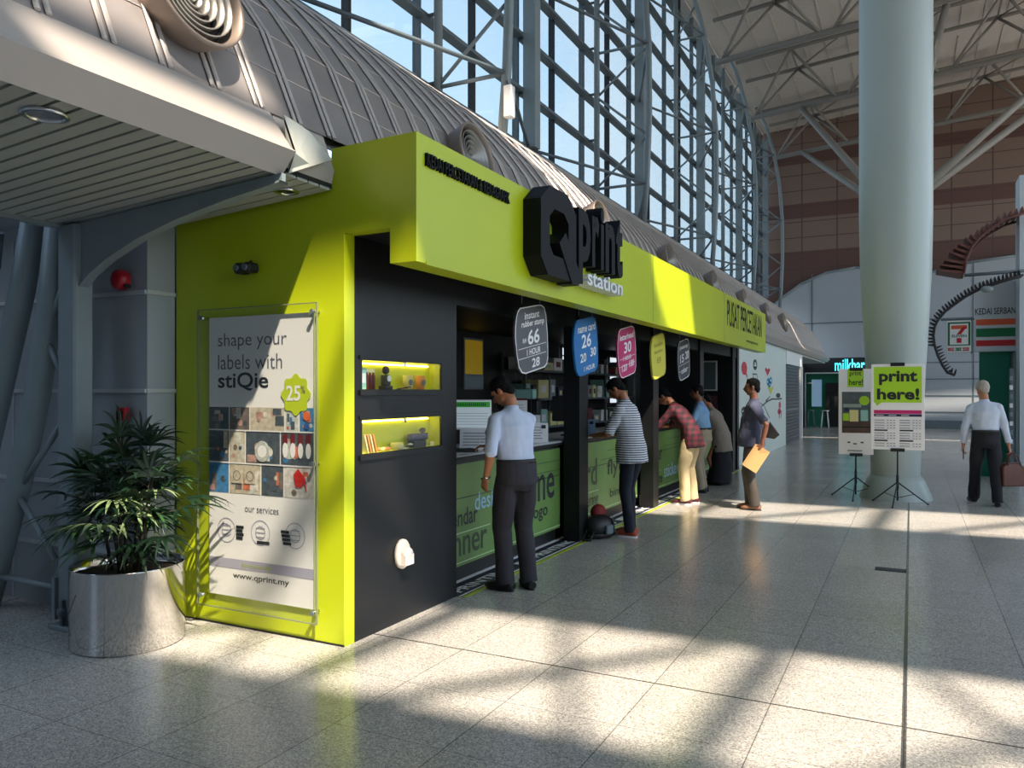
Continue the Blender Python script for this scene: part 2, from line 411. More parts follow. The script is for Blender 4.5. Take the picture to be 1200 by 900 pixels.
# ------------------------------------------------------------------ glazed wall
GX = -6.2
mb = MB()
mb.box((GX-.012, Y0, 5.84), (GX, 37.9, 13.6), tglass)
w1 = mb.build('window_1', kind='structure')
ZT = [5.9+.965*k for k in range(8)]
for k, z in enumerate(ZT):
    s = MB(); s.box((GX, Y0, z-.03), (GX+.17, 37.8, z+.03), steel_d); s.build('transom', w1)
y = 2.95
for k in range(24):
    yy = 1.45+1.54*k
    if yy > 37.8: break
    s = MB(); s.box((GX-.05, yy-.03, 5.8), (GX+.06, yy+.03, 13.4), steel_d if k % 2 else blk); s.build('mullion', w1)
sill = MB(); sill.box((-6.25, Y0, 5.72), (-5.98, 37.8, 5.86), steel_d); sill.box((-5.98, Y0, 5.80), (-5.94, 37.8, 5.84), wallseam); sill.build('window_sill', w1)
for k in range(6):
    yy = 6.14+6.16*k-.0
    t = thing('wide_mullion', '%s wide flat grey post of the tall glass wall, counting from the canopy' % ['first', 'second', 'third', 'fourth', 'fifth', 'sixth'][k], 'steel post', (-6.0, yy, 5.84), 0, 'flat posts of the glass wall')
    s = MB(); s.box((-.03, -.11, 0), (.2, .11, 7.2), steel); s.build('post', t)
    for z in ZT:
        s = MB(); s.box((-.16, -.05, z-5.84-.07), (.0, .05, z-5.84+.07), steel_d); s.build('cleat', t)
def bow(yy, lab):
    t = thing('bow_truss', lab, 'truss', (0, yy, 0), 0, 'bowed tube trusses of the glass wall')
    XO = -5.87
    s = MB(); s.tube((XO, 0, 5.55), (XO, 0, 12.9), .062, steel, 10); s.build('outer_tube', t)
    ch = [(-4.86, 5.0), (-4.79, 5.9), (-4.74, 7.2), (-4.75, 8.65), (-4.86, 10.1), (-5.08, 11.5), (-5.42, 12.7), (-5.8, 13.5)]
    s = MB(); s.path([(x, 0, z) for x, z in ch], .066, steel, 10); s.build('bowed_chord', t)
    def cx(z):
        for a, b in zip(ch, ch[1:]):
            if a[1] <= z <= b[1]: return a[0]+(b[0]-a[0])*(z-a[1])/(b[1]-a[1])
        return ch[-1][0]
    for z in (5.83, 8.67, 11.4):
        s = MB(); s.tube((XO, 0, z), (cx(z), 0, z), .03, steel, 8); s.build('strut', t)
        for sy in (-3.08, 3.08):
            s = MB(); s.tube((cx(z), 0, z), (-5.95, sy, z), .03, steel_d, 8); s.build('stay', t)
    zz = [5.85, 6.8, 7.75, 8.62, 9.6, 10.5, 11.4, 12.3]
    for i in range(len(zz)-1):
        a = (XO, 0, zz[i]) if i % 2 == 0 else (cx(zz[i]), 0, zz[i]); b = (cx(zz[i+1]), 0, zz[i+1]) if i % 2 == 0 else (XO, 0, zz[i+1])
        s = MB(); s.tube(a, b, .026, steel, 8); s.build('web_tube', t)
    for z in ZT[:7]:
        s = MB(); s.tube((XO, 0, z), (GX+.1, 0, z), .03, steel_d, 6); s.build('cleat', t)
lb = ['bowed tube truss of the glass wall standing above the small black lettering', 'bowed tube truss of the glass wall, second along from the canopy',
      'bowed tube truss of the glass wall, third along from the canopy', 'bowed tube truss of the glass wall, fourth along from the canopy', 'last bowed tube truss, beside the brown end wall']
for k in range(5): bow(9.2+6.16*k, lb[k])
t = thing('junction_box', 'small white box fixed to the foot of a round glass-wall tube', 'junction box', (-4.72, 9.13, 5.2))
s = MB(); s.rbox((-.06, -.06, 0), (.06, .06, .42), white, .01); s.build('housing', t)
s = MB(); s.tube((0, 0, .42), (-.1, .05, .6), .012, steel_d, 6); s.build('conduit', t)

# ------------------------------------------------------------------ hall roof with unseen skylight strips, laid out to throw the sun bands
def rz_(x): return 13.75+.085*(x+5.2)
deck = mat('roof_deck', srgb(196, 190, 182), .6, vary=.05)
mb = MB()
def slab(x0, x1, y0, y1):
    mb.prism([(x0, y0, rz_(x0)), (x1, y0, rz_(x1)), (x1, y0, rz_(x1)+.25), (x0, y0, rz_(x0)+.25)], (0, y1-y0, 0), deck)
SK = [(-2.85, -1.15, -2.0, 17), (3.75, 5.5, -1.2, 17), (22.4, 23.1, 2.5, 13), (31.6, 32.0, 4.6, 12)]
yy = -9.3
for a, b, xa, xb in SK:
    slab(-6.6, 18, yy, a); slab(-6.6, xa, a, b); slab(xb, 18, a, b); yy = b
slab(-6.6, 18, yy, 41)
for k in range(34):
    x = -6.2+.7*k
    a0 = 12.0
    for (ya, yb) in ((5.6, 22.3), (23.2, 31.5), (32.1, 38)):
        mb.box((x-.02, ya, rz_(x)-.045), (x+.02, yb, rz_(x)+.01), deck)
mb.build('ceiling', kind='structure')
t = thing('sun_stripe_tubes', 'added unseen tubes striping the sunlight from the long rooflight over the entrance', 'light-shaping tubes', (7, -2, 14.6))  # unseen tubes added to break the near sun band into soft stripes
for k in range(8):
    x = -1.5+2.3*k
    for a, b, r_ in ((x, x+.15, .10), (x+.4, x+2.1, .07), (x+1.9, x+1.0, .055)):
        s = MB(); s.tube((a-7, -.95, rz_(a)-.25-14.6), (b-7, .95, rz_(b)-.25-14.6), r_, truss, 8); s.build('stripe_tube', t)
t = thing('sun_stripe_tubes', 'added unseen tubes striping the sunlight from the rooflight over the middle of the booth', 'light-shaping tubes', (7, 4.6, 14.6))  # same again: out-of-view tubes added only to stripe the farther sun band
for k in range(8):
    x = -1.0+2.3*k
    for a, b, r_ in ((x, x+.15, .10), (x+.4, x+2.1, .07)):
        s = MB(); s.tube((a-7, -.95, rz_(a)-.25-14.6), (b-7, .95, rz_(b)-.25-14.6), r_, truss, 8); s.build('stripe_tube', t)

def roof_truss(yy, lab):
    t = thing('roof_truss', lab, 'truss', (0, yy, 0), 0, 'triangular tube trusses under the hall roof')
    f = lambda x: 11.62+.083*(x+5.2)
    x0, x1 = -5.3, 16.7
    s = MB()
    s.tube((x0, -.0, f(x0)), (x1, -.0, f(x1)), .095, truss, 10); s.build('bottom_chord', t)
    for d in (-.95, .95):
        s = MB(); s.tube((x0-.3, d, f(x0)+1.75), (x1, d, f(x1)+1.75), .07, truss, 8); s.build('top_chord', t)
    n = 7; st = (x1-x0)/n
    for k in range(n):
        xa = x0+k*st; xm = xa+st/2; xb = xa+st
        for d in (-.95, .95):
            s = MB(); s.tube((xa+.15, 0, f(xa)), (xm, d, f(xm)+1.75), .048, truss, 7); s.build('web_tube', t)
            s = MB(); s.tube((xb-.15, 0, f(xb)), (xm, d, f(xm)+1.75), .048, truss, 7); s.build('web_tube', t)
        s = MB(); s.tube((xm, -.95, f(xm)+1.75), (xm, .95, f(xm)+1.75), .035, truss, 7); s.build('cross_tube', t)
        s = MB(); s.tube((xm, .95, f(xm)+1.75), (xb, -.95, f(xb)+1.75), .03, truss, 7); s.build('cross_tube', t)
for k, l in enumerate(['roof truss of white-grey tubes crossing above the hall near the glass wall top', 'roof truss above the thick white column, second before the brown wall', 'roof truss next to the brown end wall']):
    roof_truss(24+5.5*k, l)
for k, yq in enumerate((2.0, -3.6)): roof_truss(yq, 'roof truss over the entrance side, %s' % ['above the lime booth', 'above the canopy'][k])

# ------------------------------------------------------------------ end wall, grey arch wall and far shops
def brown_mat():
    m = bpy.data.materials.new('brown_panel'); m.use_nodes = True; nt = m.node_tree; N = nt.nodes; L = nt.links; b = N['Principled BSDF']
    tc = N.new('ShaderNodeTexCoord'); sp = N.new('ShaderNodeSeparateXYZ'); L.new(tc.outputs['Object'], sp.inputs[0])
    cr = N.new('ShaderNodeValToRGB'); cr.color_ramp.interpolation = 'CONSTANT'; e = cr.color_ramp
    lo, hi = srgb(98, 68, 60), srgb(126, 104, 92)
    e.elements[0].position = 0; e.elements[0].color = lo
    e.elements[1].position = .105; e.elements[1].color = hi
    for p, c in ((.30, lo), (.385, hi), (.62, lo), (.69, hi)):
        q = e.elements.new(p); q.color = c
    mr = N.new('ShaderNodeMapRange'); mr.inputs[1].default_value = 7.2; mr.inputs[2].default_value = 15; L.new(sp.outputs['Z'], mr.inputs[0]); L.new(mr.outputs[0], cr.inputs[0])
    def ln(o, per, w):
        a = N.new('ShaderNodeMath'); a.operation = 'MULTIPLY'; a.inputs[1].default_value = 1/per; L.new(o, a.inputs[0])
        c = N.new('ShaderNodeMath'); c.operation = 'ADD'; c.inputs[1].default_value = 50; L.new(a.outputs[0], c.inputs[0])
        f = N.new('ShaderNodeMath'); f.operation = 'FRACT'; L.new(c.outputs[0], f.inputs[0])
        g = N.new('ShaderNodeMath'); g.operation = 'LESS_THAN'; g.inputs[1].default_value = w/per; L.new(f.outputs[0], g.inputs[0]); return g.outputs[0]
    mx = N.new('ShaderNodeMath'); mx.operation = 'MAXIMUM'; L.new(ln(sp.outputs['X'], 1.5, .05), mx.inputs[0]); L.new(ln(sp.outputs['Z'], .72, .035), mx.inputs[1])
    mix = N.new('ShaderNodeMixRGB'); L.new(mx.outputs[0], mix.inputs[0]); L.new(cr.outputs[0], mix.inputs[1]); mix.inputs[2].default_value = srgb(84, 62, 56)
    L.new(mix.outputs[0], b.inputs['Base Color']); b.inputs['Roughness'].default_value = .55
    return m
mb = MB(); mb.box((-8.6, -9.3, 0), (18, -9, 16.5), mat('hall_wall_grey', srgb(66, 68, 70), .6)); mb.build('wall_front', kind='structure')
mb = MB(); mb.box((18, -9.3, 0), (18.3, 38.3, 3.2), mat('hall_wall_light', srgb(150, 150, 150), .6)); mb.build('wall_right', kind='structure')
mb = MB(); mb.box((-8.6, -9, 0), (-8.5, 3.62, 5.8), wallpan); mb.box((-8.5, Y0-.1, 0), (-5.2, Y0, 2.8), wallpan); mb.build('wall_service', kind='structure')
mb = MB(); mb.box((-6.6, 38, 0), (18, 38.3, 16.5), brown_mat()); mb.build('wall_back', kind='structure')
gw = mat('grey_wall_panel', srgb(160, 166, 172), .5, .1, vary=.04, scale=.5)
mb = MB()
arc = [(-6.4, 37.6, 3.0), (-6.4, 37.6, 4.9), (-5.4, 37.6, 5.8), (-4.5, 37.6, 6.45), (-3.4, 37.6, 6.9), (-2.2, 37.6, 7.05), (-.8, 37.6, 6.9), (.6, 37.6, 6.6), (2.1, 37.6, 6.95), (3.8, 37.6, 7.1), (7, 37.6, 7.1), (11, 37.6, 6.6), (16, 37.6, 5.8), (16, 37.6, 3.0)]
mb.prism(arc, (0, .39, 0), gw)
for i in range(1, len(arc)-2):
    a, b = Vector(arc[i]), Vector(arc[i+1]); mb.tube(a+Vector((0, -.03, 0)), b+Vector((0, -.03, 0)), .05, steel, 6)
mb.box((-1.7, 37.58, 0), (16, 37.99, 3.1), gw)
for z in (.7, 1.4, 2.1, 2.8, 4.65): mb.box((-1.7 if z < 3 else -5, 37.56, z-.02), (16, 37.61, z+.02), steel_d)
for x in (-4, -1.3, 2.3, 5, 8): mb.box((x-.02, 37.56, 3.0 if x < -1.8 else .1), (x+.02, 37.61, 6.9), steel_d)
mb.box((-1.7, 37.5, 0), (16, 37.6, .35), steel_d)
mb.build('wall_far_panels', kind='structure')

def tuck(o, t): o.matrix_parent_inverse = Matrix.Translation(-Vector(t.location)); return o
# cafe at the far end, left of the column
t = thing('cafe', 'dark cafe front with green interior and cyan neon sign at the far end', 'shop front', (-3, 37.3, 0))
s = MB(); s.box((-6.2, 36.9, 2.42), (-1.75, 37.5, 3.05), blk); tuck(s.build('fascia_panel', t), t)
s = MB()
s.box((-4.3, 36.95, 0), (-4.2, 37.05, 2.42), white); s.box((-4.3, 36.95, 2.36), (-1.75, 37.05, 2.44), white); s.box((-2.75, 36.95, 0), (-2.68, 37.05, 2.4), white); s.box((-1.8, 36.95, 0), (-1.74, 37.05, 2.4), white)
tuck(s.build('frame', t), t)
s = MB(); s.box((-4.2, 37.45, 0), (-1.75, 37.55, 2.42), mat('cafe_green', srgb(12, 84, 62), .6, emit=srgb(10, 90, 64), es=.08)); s.box((-3.4, 37.3, 0), (-2.8, 37.46, 1.95), blk); tuck(s.build('inner_wall', t), t)
s = MB(); s.box((-6.2, 36.95, 0), (-4.3, 37.5, 2.42), blk); tuck(s.build('dark_bay', t), t)
s = MB(); bd = Board((-2.98, 36.88, 2.45), (1, 0, 0)); bd.text(s, 'milkbar', 0, .02, 1.2, .52, mat('neon_cyan', (.1, .8, .9, 1), .4, emit=(.08, .75, .9, 1), es=1.3), .01, .03, .012); tuck(s.build('neon_sign', t), t)
t = thing('menu_banner', 'pale blue hanging banner inside the green cafe', 'banner', (-3.75, 37.2, 1.1))
s = MB(); s.box((-.22, -.02, -.2), (.2, .02, 1.0), mat('pale_blue_print', srgb(170, 200, 222), .5, emit=srgb(120, 160, 190), es=.2)); s.build('print', t)
s = MB(); s.tube((-.4, 0, .85), (-.2, 0, .85), .03, white, 6); s.build('rail', t)
for i, (x, l) in enumerate(((-3.35, 'white metal stool in front of the dark cafe counter'), (-3.95, 'dark stool standing by the green cafe wall'))):
    t = thing('cafe_stool', l, 'stool', (x, 36.5 if i == 0 else 36.7, 0)); mm = white if i == 0 else steel_d
    s = MB(); s.lathe([(0, .72), (.17, .72), (.17, .75), (0, .76)], (0, 0, 0), mm, 14); s.build('seat', t)
    for a in range(4):
        s = MB(); s.tube((.13*math.cos(a*1.57+.8), .13*math.sin(a*1.57+.8), .72), (.22*math.cos(a*1.57+.8), .22*math.sin(a*1.57+.8), 0), .018, mm, 6); s.build('leg', t)

# wall with doodles beyond the booth, then a roller shutter
mb = MB(); dw = mat('doodle_wall_paint', srgb(200, 210, 204), .5)
mb.box((-5.5, 16.45, 0), (-3.3, 24.2, 2.78), dw); mb.box((-5.5, 24.2, 2.4), (-3.28, 28, 2.8), white); mb.box((-5.5, 27.75, 0), (-3.27, 28, 2.4), white)
mb.box((-5.5, 28, 0), (-4.2, 36.8, 2.78), blk); mb.box((-6.2, 16.45, 2.78), (-3.3, 36, 2.84), dw)
mb.build('wall_side', kind='structure')
dk = mat('ink_black', (.02, .02, .03, 1), .5); rd = mat('ink_red', (.5, .02, .04, 1), .5); bl = mat('ink_blue', srgb(40, 140, 180), .5); yl = mat('ink_yellow', srgb(190, 190, 60), .5); pk = mat('ink_pink', srgb(190, 60, 90), .5)
WDt = thing('wall_drawing', 'hearts, bubbles and a bird on a branch drawn on the pale wall', 'wall drawing', (-3.3, 16.5, 0))
bd = Board((0, -16.5, 0), (0, 1, 0))
def doodle(name, f): s = MB(); f(s); s.build(name, WDt)
doodle('speech_bubble', lambda s: (bd.disc(s, 17.75, 2.1, .33, rd, ry=.15), bd.poly(s, [(17.9, 1.97), (18.2, 1.82), (18.05, 2.0)], rd, .0021)))
doodle('face', lambda s: (bd.ring(s, 19.1, 2.22, .27, .07, dk, ry=.13), bd.disc(s, 19.0, 2.24, .06, dk, ry=.03), bd.disc(s, 19.3, 2.24, .06, dk, ry=.03), bd.rect(s, 18.9, 2.15, .4, .03, dk)))
doodle('music_note', lambda s: (bd.rect(s, 18.75, 1.98, .6, .03, dk), bd.disc(s, 18.75, 1.84, .1, dk, ry=.05), bd.disc(s, 19.3, 1.84, .1, dk, ry=.05), bd.rect(s, 18.82, 1.84, .04, .15, dk), bd.rect(s, 19.36, 1.84, .04, .15, dk)))
doodle('heart', lambda s: bd.poly(s, [(20.9, 1.99), (20.5, 2.13), (20.6, 2.2), (20.9, 2.15), (21.2, 2.2), (21.3, 2.13)], rd))
for cx, cy in ((21.0, 1.83), (21.4, 1.87), (21.2, 1.78)): doodle('swirl', lambda s: bd.ring(s, cx, cy, .25, .07, bl, ry=.1))
doodle('heart', lambda s: bd.poly(s, [(21.4, 1.5), (20.95, 1.68), (21.1, 1.74), (21.4, 1.66), (21.7, 1.74), (21.85, 1.68)], yl))
def branch(s):
    P0 = [(19.9, 1.18), (20.8, 1.3), (21.6, 1.36), (22.6, 1.35), (23.4, 1.36)]
    for a, b in zip(P0, P0[1:]): bd.poly(s, [(a[0], a[1]), (b[0], b[1]), (b[0], b[1]+.04), (a[0], a[1]+.04)], dk)
    bd.poly(s, [(20.6, 1.3), (21.3, 1.44), (21.35, 1.47), (20.6, 1.36)], dk)
doodle('branch', branch)
doodle('bird', lambda s: bd.disc(s, 22.7, 1.47, .4, dk, ry=.07))
doodle('owl', lambda s: (bd.disc(s, 23.0, 1.2, .22, pk, ry=.1), bd.ring(s, 22.9, 1.02, .3, .1, pk, ry=.09), bd.rect(s, 22.85, .82, .12, .2, pk), bd.rect(s, 23.2, .84, .12, .2, pk)))
for cx, cy in ((17.7, 1.15), (18.4, 1.05), (17.9, .98), (18.7, 1.2)): doodle('bubble', lambda s: bd.ring(s, cx, cy, .3, .08, dk, ry=.1))
t = thing('roller_shutter', 'dark grey closed shutter under a white header past the drawings', 'shutter', (-3.34, 24.2, 0))
s = MB(); sm = mat('shutter_grey', srgb(84, 90, 98), .45, .3)
for k in range(24): s.box((-.04, .03, k*.1), (0, 3.5, k*.1+.088), sm)
s.box((-.06, .03, 0), (-.03, 3.5, 2.4), gapm); s.build('curtain', t)
s = MB(); s.box((0, .03, 1.0), (.02, 3.5, 1.03), steel); s.build('bar', t)

# ------------------------------------------------------------------ white column
colm = mat('column_paint', srgb(168, 180, 178), .38, vary=.02, scale=.6)
t = thing('round_column', 'thick pale spindle-shaped round column behind the two sign stands', 'column', (-.21, 13.0, 0))
s = MB(); s.lathe([(.33, .1), (.345, .6), (.37, 1.2), (.405, 1.9), (.45, 2.7), (.485, 3.4), (.5, 4.2), (.5, 8), (.5, 11), (.47, 12), (.42, 13.9)], (0, 0, 0), colm, 48); s.build('shaft', t)
s = MB(); s.lathe([(.5, 0), (.48, .06), (.4, .26), (.345, .34), (.3, .35)], (0, 0, 0), colm, 48); s.build('foot_cone', t)
t = thing('branching_column', 'slim far column whose grey tubes branch up to the roof', 'column', (-.45, 26, 0))
s = MB(); s.tube((0, 0, 0), (0, 0, 7.3), .22, truss, 16); s.build('shaft', t)
for b in ((-3.05, 3.5, 11.7), (-3.65, 9.0, 11.7), (5.4, 3.5, 12.45), (5.2, 6.0, 11.9), (1.3, -1.8, 12.1)):
    s = MB(); s.tube((0, 0, 6.9), (b[0], b[1], b[2]-.0), .13, truss, 12, .1); s.build('branch_tube', t)
t = thing('floor_grate', 'short dark drain slot set in the floor at the thick joint', 'drain grate', (-.15, 7.74, 0))
s = MB(); s.box((-.14, -.07, .001), (.11, .07, .004), gapm); s.build('slot', t)
s = MB(); 
for k in range(5): s.box((-.13, -.06+k*.026, .004), (.10, -.052+k*.026, .006), steel_d)
s.build('bars', t)
# ------------------------------------------------------------------ print booth
K = thing('print_booth', 'lime green and black printing booth with long signed fascia', 'booth', (-3.9, 3.85, 0))
KO = Vector((-3.9, 3.85, 0))
def kp(mb, name, parent=None, **kw):
    o = mb.build(name, parent or K, **kw)
    if parent is None or parent is K: o.matrix_parent_inverse = Matrix.Translation(-KO)
    return o
s = MB()
P = [(-4.66, 0), (-3.15, 0), (-3.15, 2.585), (-2.8, 2.585), (-2.8, 2.37), (-2.61, 2.37), (-2.61, 3.14), (-3.25, 3.125), (-3.26, 2.92), (-4.66, 2.83)]
s.prism([(x, 3.85, z) for x, z in P], (0, .10, 0), green)
s.box((-4.67, 3.845, 0), (-3.148, 3.852, .012), blk)
kp(s, 'end_wall')
s = MB(); s.box((-2.80, 3.95, 2.37), (-2.61, 16.28, 3.14), green); s.box((-2.611, 8.6, 2.38), (-2.608, 8.606, 3.13), steel_d); s.box((-2.611, 12.4, 2.38), (-2.608, 12.406, 3.13), steel_d)
s.box((-2.612, 3.95, 2.362), (-2.604, 16.28, 2.385), green); FA = kp(s, 'fascia')
s = MB(); s.box((-3.25, 3.95, 3.06), (-2.80, 16.28, 3.10), blk); kp(s, 'top_panel')
s = MB(); s.box((-3.15, 3.95, 2.585), (-2.80, 16.28, 2.63), black); kp(s, 'soffit')
s = MB(); s.box((-3.25, 5.2, 2.27), (-3.15, 16.28, 2.6), black); s.box((-3.25, 3.95, 2.6), (-3.15, 16.28, 3.08), blk); kp(s, 'header')
# dark side panel with two lit display niches
s = MB()
ya, yb = 3.95, 5.2; n0, n1 = 4.03, 4.985
for za, zb in ((0, 1.19), (1.41, 1.61), (1.80, 2.6)): s.box((-3.168, ya, za), (-3.15, yb, zb), black)
for za, zb in ((1.19, 1.41), (1.61, 1.80)):
    s.box((-3.168, ya, za), (-3.15, n0, zb), black); s.box((-3.168, n1, za), (-3.15, yb, zb), black)
s.box((-4.6, 5.17, 0), (-3.16, 5.2, 2.45), black)
kp(s, 'side_panel')
led = mat('led_strip', (1, .85, .3, 1), .4, emit=(1, .82, .3, 1), es=9)
nich = mat('niche_yellow', srgb(200, 205, 30), .5)
for za, zb in ((1.19, 1.41), (1.61, 1.80)):
    s = MB(); xb = -3.262
    s.box((xb-.02, n0-.02, za-.02), (xb, n1+.02, zb+.02), nich); s.box((xb, n0-.02, za-.02), (-3.16, n1+.02, za), nich); s.box((xb, n0-.02, zb), (-3.16, n1+.02, zb+.02), nich)
    s.box((xb, n0-.02, za), (-3.16, n0, zb), nich); s.box((xb, n1, za), (-3.16, n1+.02, zb), nich); N_ = kp(s, 'display_niche')
    s = MB(); s.box((xb+.002, n0+.01, zb-.022), (xb+.012, n1-.03, zb-.012), led); kp(s, 'light_strip', N_).matrix_parent_inverse = Matrix()
    for q in (0, 1):
        a = n0+.003+q*(n1-n0)/2
        s = MB(); s.box((-3.158, a, za+.002), (-3.154, a+(n1-n0)/2-.006, zb-.002), aglass); kp(s, 'glass_door', N_)
    s = MB(); s.rbox((-3.165, (n0+n1)/2-.012, zb-.03), (-3.145, (n0+n1)/2+.012, zb-.002), chrome, .003); kp(s, 'lock', N_)
    s = MB(); s.box((-3.152, n0-.035, za-.04), (-3.135, n1+.015, za-.005), black); s.box((-3.152, n0-.035, zb+.005), (-3.14, n1+.015, zb+.03), black); kp(s, 'niche_trim', N_)
for k, y in enumerate((7.65, 10.3, 12.95, 15.6)):
    s = MB(); s.box((-3.30, y, 0), (-3.12, y+.25, 2.6), black); kp(s, 'pillar')
s = MB(); s.box((-5.75, 5.2, 0), (-5.65, 16.3, 2.5), blk); s.box((-5.65, 16.2, 0), (-3.15, 16.3, 2.5), blk); s.box((-3.25, 16.1, 0), (-3.13, 16.28, 2.6), black)
kp(s, 'inner_wall')
s = MB(); s.box((-5.7, 5.2, 2.45), (-3.2, 16.3, 2.5), blk); kp(s, 'inner_ceiling')

# lettering on the fascia
bd = Board((-2.61, 0, 0), (0, 1, 0))
s = MB(); bd.text(s, 'KEDAI PERCETAKAN & REKAGRAFIK', 3.94, 2.955, 1.08, .08, blklet, 0, .022, .006, 1.06); kp(s, 'black_lettering', FA)
s = MB(); s.X = bd.M
def ringprism(outer, inner, d0, d1, m):
    n = len(outer); vs = [(a, b, d0) for a, b in outer]+[(a, b, d0) for a, b in inner]+[(a, b, d1) for a, b in outer]+[(a, b, d1) for a, b in inner]
    fs = []
    for i in range(n):
        j = (i+1) % n
        fs += [(2*n+i, 2*n+j, 3*n+j, 3*n+i), (j, i, n+i, n+j), (i, j, 2*n+j, 2*n+i), (n+j, n+i, 3*n+i, 3*n+j)]
    s.add(vs, fs, m)
def octo(cy, cz, w, h, c): return [(cy-w+c, cz-h), (cy+w-c, cz-h), (cy+w, cz-h+c), (cy+w, cz+h-c), (cy+w-c*1.3, cz+h), (cy-w+c*1.3, cz+h), (cy-w, cz+h-c), (cy-w, cz-h+c)]
ringprism(octo(5.62, 2.83, .345, .345, .13), octo(5.62, 2.83, .185, .18, .07), 0, .15, blklet)
s.prism([(5.60, 2.76, .02), (5.72, 2.86, .02), (6.0, 2.60, .02), (6.0, 2.47, .02), (5.86, 2.47, .02)], (0, 0, .14), blklet)
s.X = Matrix()
kp(s, 'large_initial', FA)
s = MB()
for ch, y_, z_, w_, h_ in (('p', 6.02, 2.50, .27, .63), ('r', 6.33, 2.68, .17, .45), ('i', 6.54, 2.68, .08, .56), ('n', 6.66, 2.68, .25, .45), ('t', 6.94, 2.67, .19, .55)): bd.text(s, ch, y_, z_, w_, h_, blklet, 0, .15, .035)
kp(s, 'print_lettering', FA)
s = MB(); bd.text(s, 'station', 6.27, 2.515, .92, .135, mat('white_letter', (.7, .72, .74, 1), .4), 0, .13, .014); kp(s, 'station_lettering', FA)
s = MB(); bd.text(s, 'PUSAT PERCETAKAN', 12.6, 2.64, 3.2, .42, blklet, .004, 0, .004); kp(s, 'flat_lettering', FA); s = MB(); bd.text(s, 'www.qprint.my', 14.2, 2.45, 1.2, .07, blklet, .004, 0, .006); kp(s, 'flat_lettering', FA)

# small goods in the niches
def goods(name, label, cat, loc, build, rz=0, group=None):
    t = thing(name, label, cat, loc, R(rz), group); s = MB(); build(s); s.build('body', t); return t
tealp = mat('teal_print', srgb(150, 200, 190), .5); maroon = mat('maroon_print', srgb(110, 30, 34), .5); cream = mat('cream_print', srgb(225, 215, 150), .5); orange = mat('orange_print', srgb(220, 140, 70), .5); navy = mat('navy_print', srgb(40, 44, 80), .5)
def boxy(w, d, h, m, m2=None):
    def f(s):
        s.rbox((-d/2, -w/2, 0), (d/2, w/2, h), m, .002)
        if m2: s.box((d/2, -w/2+.008, h*.3), (d/2+.001, w/2-.008, h*.75), m2)
    return f
z1, z2 = 1.61, 1.19
goods('display_box', 'pale teal printed box in the upper lit niche', 'box', (-3.207, 4.08, z1), boxy(.07, .05, .14, tealp, paper))
for k in range(3): goods('ink_bottle', 'maroon ink bottle with white cap, %s from the teal box' % ['first', 'second', 'third'][k], 'bottle', (-3.207, 4.15+.035*k, z1), lambda s: (s.lathe([(0, 0), (.014, 0), (.014, .09), (.008, .1), (.008, .12), (0, .12)], (0, 0, 0), maroon, 10), s.lathe([(.009, .112), (.009, .135), (0, .135)], (0, 0, 0), paper, 10)), group=None)
def stampm(s):
    s.rbox((-.03, -.045, 0), (.03, .045, .025), blk, .004); s.rbox((-.02, -.035, .025), (.02, .035, .1), blk, .006); s.ell((0, 0, .13), (.022, .035, .03), blk, 10); s.tube((.02, .01, .075), (.024, .01, .075), .022, paper, 12)
goods('rubber_stamp', 'tall black self-inking rubber stamp in the upper lit niche', 'stamp', (-3.207, 4.36, z1), stampm)
def mug(col):
    def f(s):
        s.lathe([(0, 0), (.034, 0), (.036, .1), (.033, .1), (.031, .01), (0, .01)], (0, 0, 0), col, 20)
        s.path([(0, .034, .08), (0, .06, .075), (0, .066, .05), (0, .056, .028), (0, .034, .022)], .006, col, 6)
        s.tube((.03, -.005, .05), (.037, -.005, .05), .022, steel_d, 12)
    return f
goods('printed_mug', 'cream printed mug lying beside the niche lock', 'mug', (-3.207, 4.62, z1), mug(cream))
goods('printed_mug', 'orange-cream printed mug nearest the niche end', 'mug', (-3.207, 4.78, z1), mug(orange))
goods('badge_pile', 'dark pin badges on the niche floor before the mugs', 'badges', (-3.19, 4.53, z1), lambda s: [s.lathe([(0, .0), (.016, 0), (.016, .006), (0, .01)], (.0+.01*k, -.04+.028*k, .004*k), maroon if k % 2 else navy, 10) for k in range(4)])
for k in range(4): goods('name_tag_card', 'slanting striped card in the lower niche, %s in its row' % ['first', 'second', 'third', 'last'][k], 'card', (-3.207, 4.10+.03*k, z2+.003), lambda s, k=k: s.prism([(0, .0, 0), (0, .012, 0), (0, -.028, .12), (0, -.04, .12)], (.05, 0, 0), orange if k % 2 else cream))
goods('wrapped_sweets', 'small cream and orange wrapped giveaways in the lower niche', 'giveaways', (-3.207, 4.33, z2), lambda s: [s.ell((.02*math.sin(k*2.2), .016*k-.05, .014), (.014, .016, .012), cream if k % 2 else orange, 8) for k in range(7)])
goods('round_tin', 'low round cream tin in the lower niche beside its lock', 'tin', (-3.207, 4.49, z2), lambda s: s.lathe([(0, 0), (.045, 0), (.045, .04), (.04, .046), (0, .046)], (0, 0, 0), cream, 20))
goods('button_badge', 'patterned dark button badges on the lower niche floor', 'badge', (-3.19, 4.6, z2), lambda s: [s.lathe([(0, .0), (.018, 0), (.018, .007), (0, .012)], (0, .035*k-.04, .012*k), navy if k % 2 else paper, 12) for k in range(4)])
goods('desk_stamp', 'long black date stamp leaning in the lower niche', 'stamp', (-3.207, 4.76, z2), lambda s: (s.rbox((-.03, -.1, 0), (.03, .06, .05), blk, .006), s.rbox((-.02, -.12, .05), (.02, .1, .1), navy, .006), s.ell((0, .05, .12), (.02, .04, .02), blk, 10)))
goods('name_plate', 'small cream name plate at the end of the lower niche', 'name plate', (-3.207, 4.92, z2), boxy(.05, .03, .03, cream))

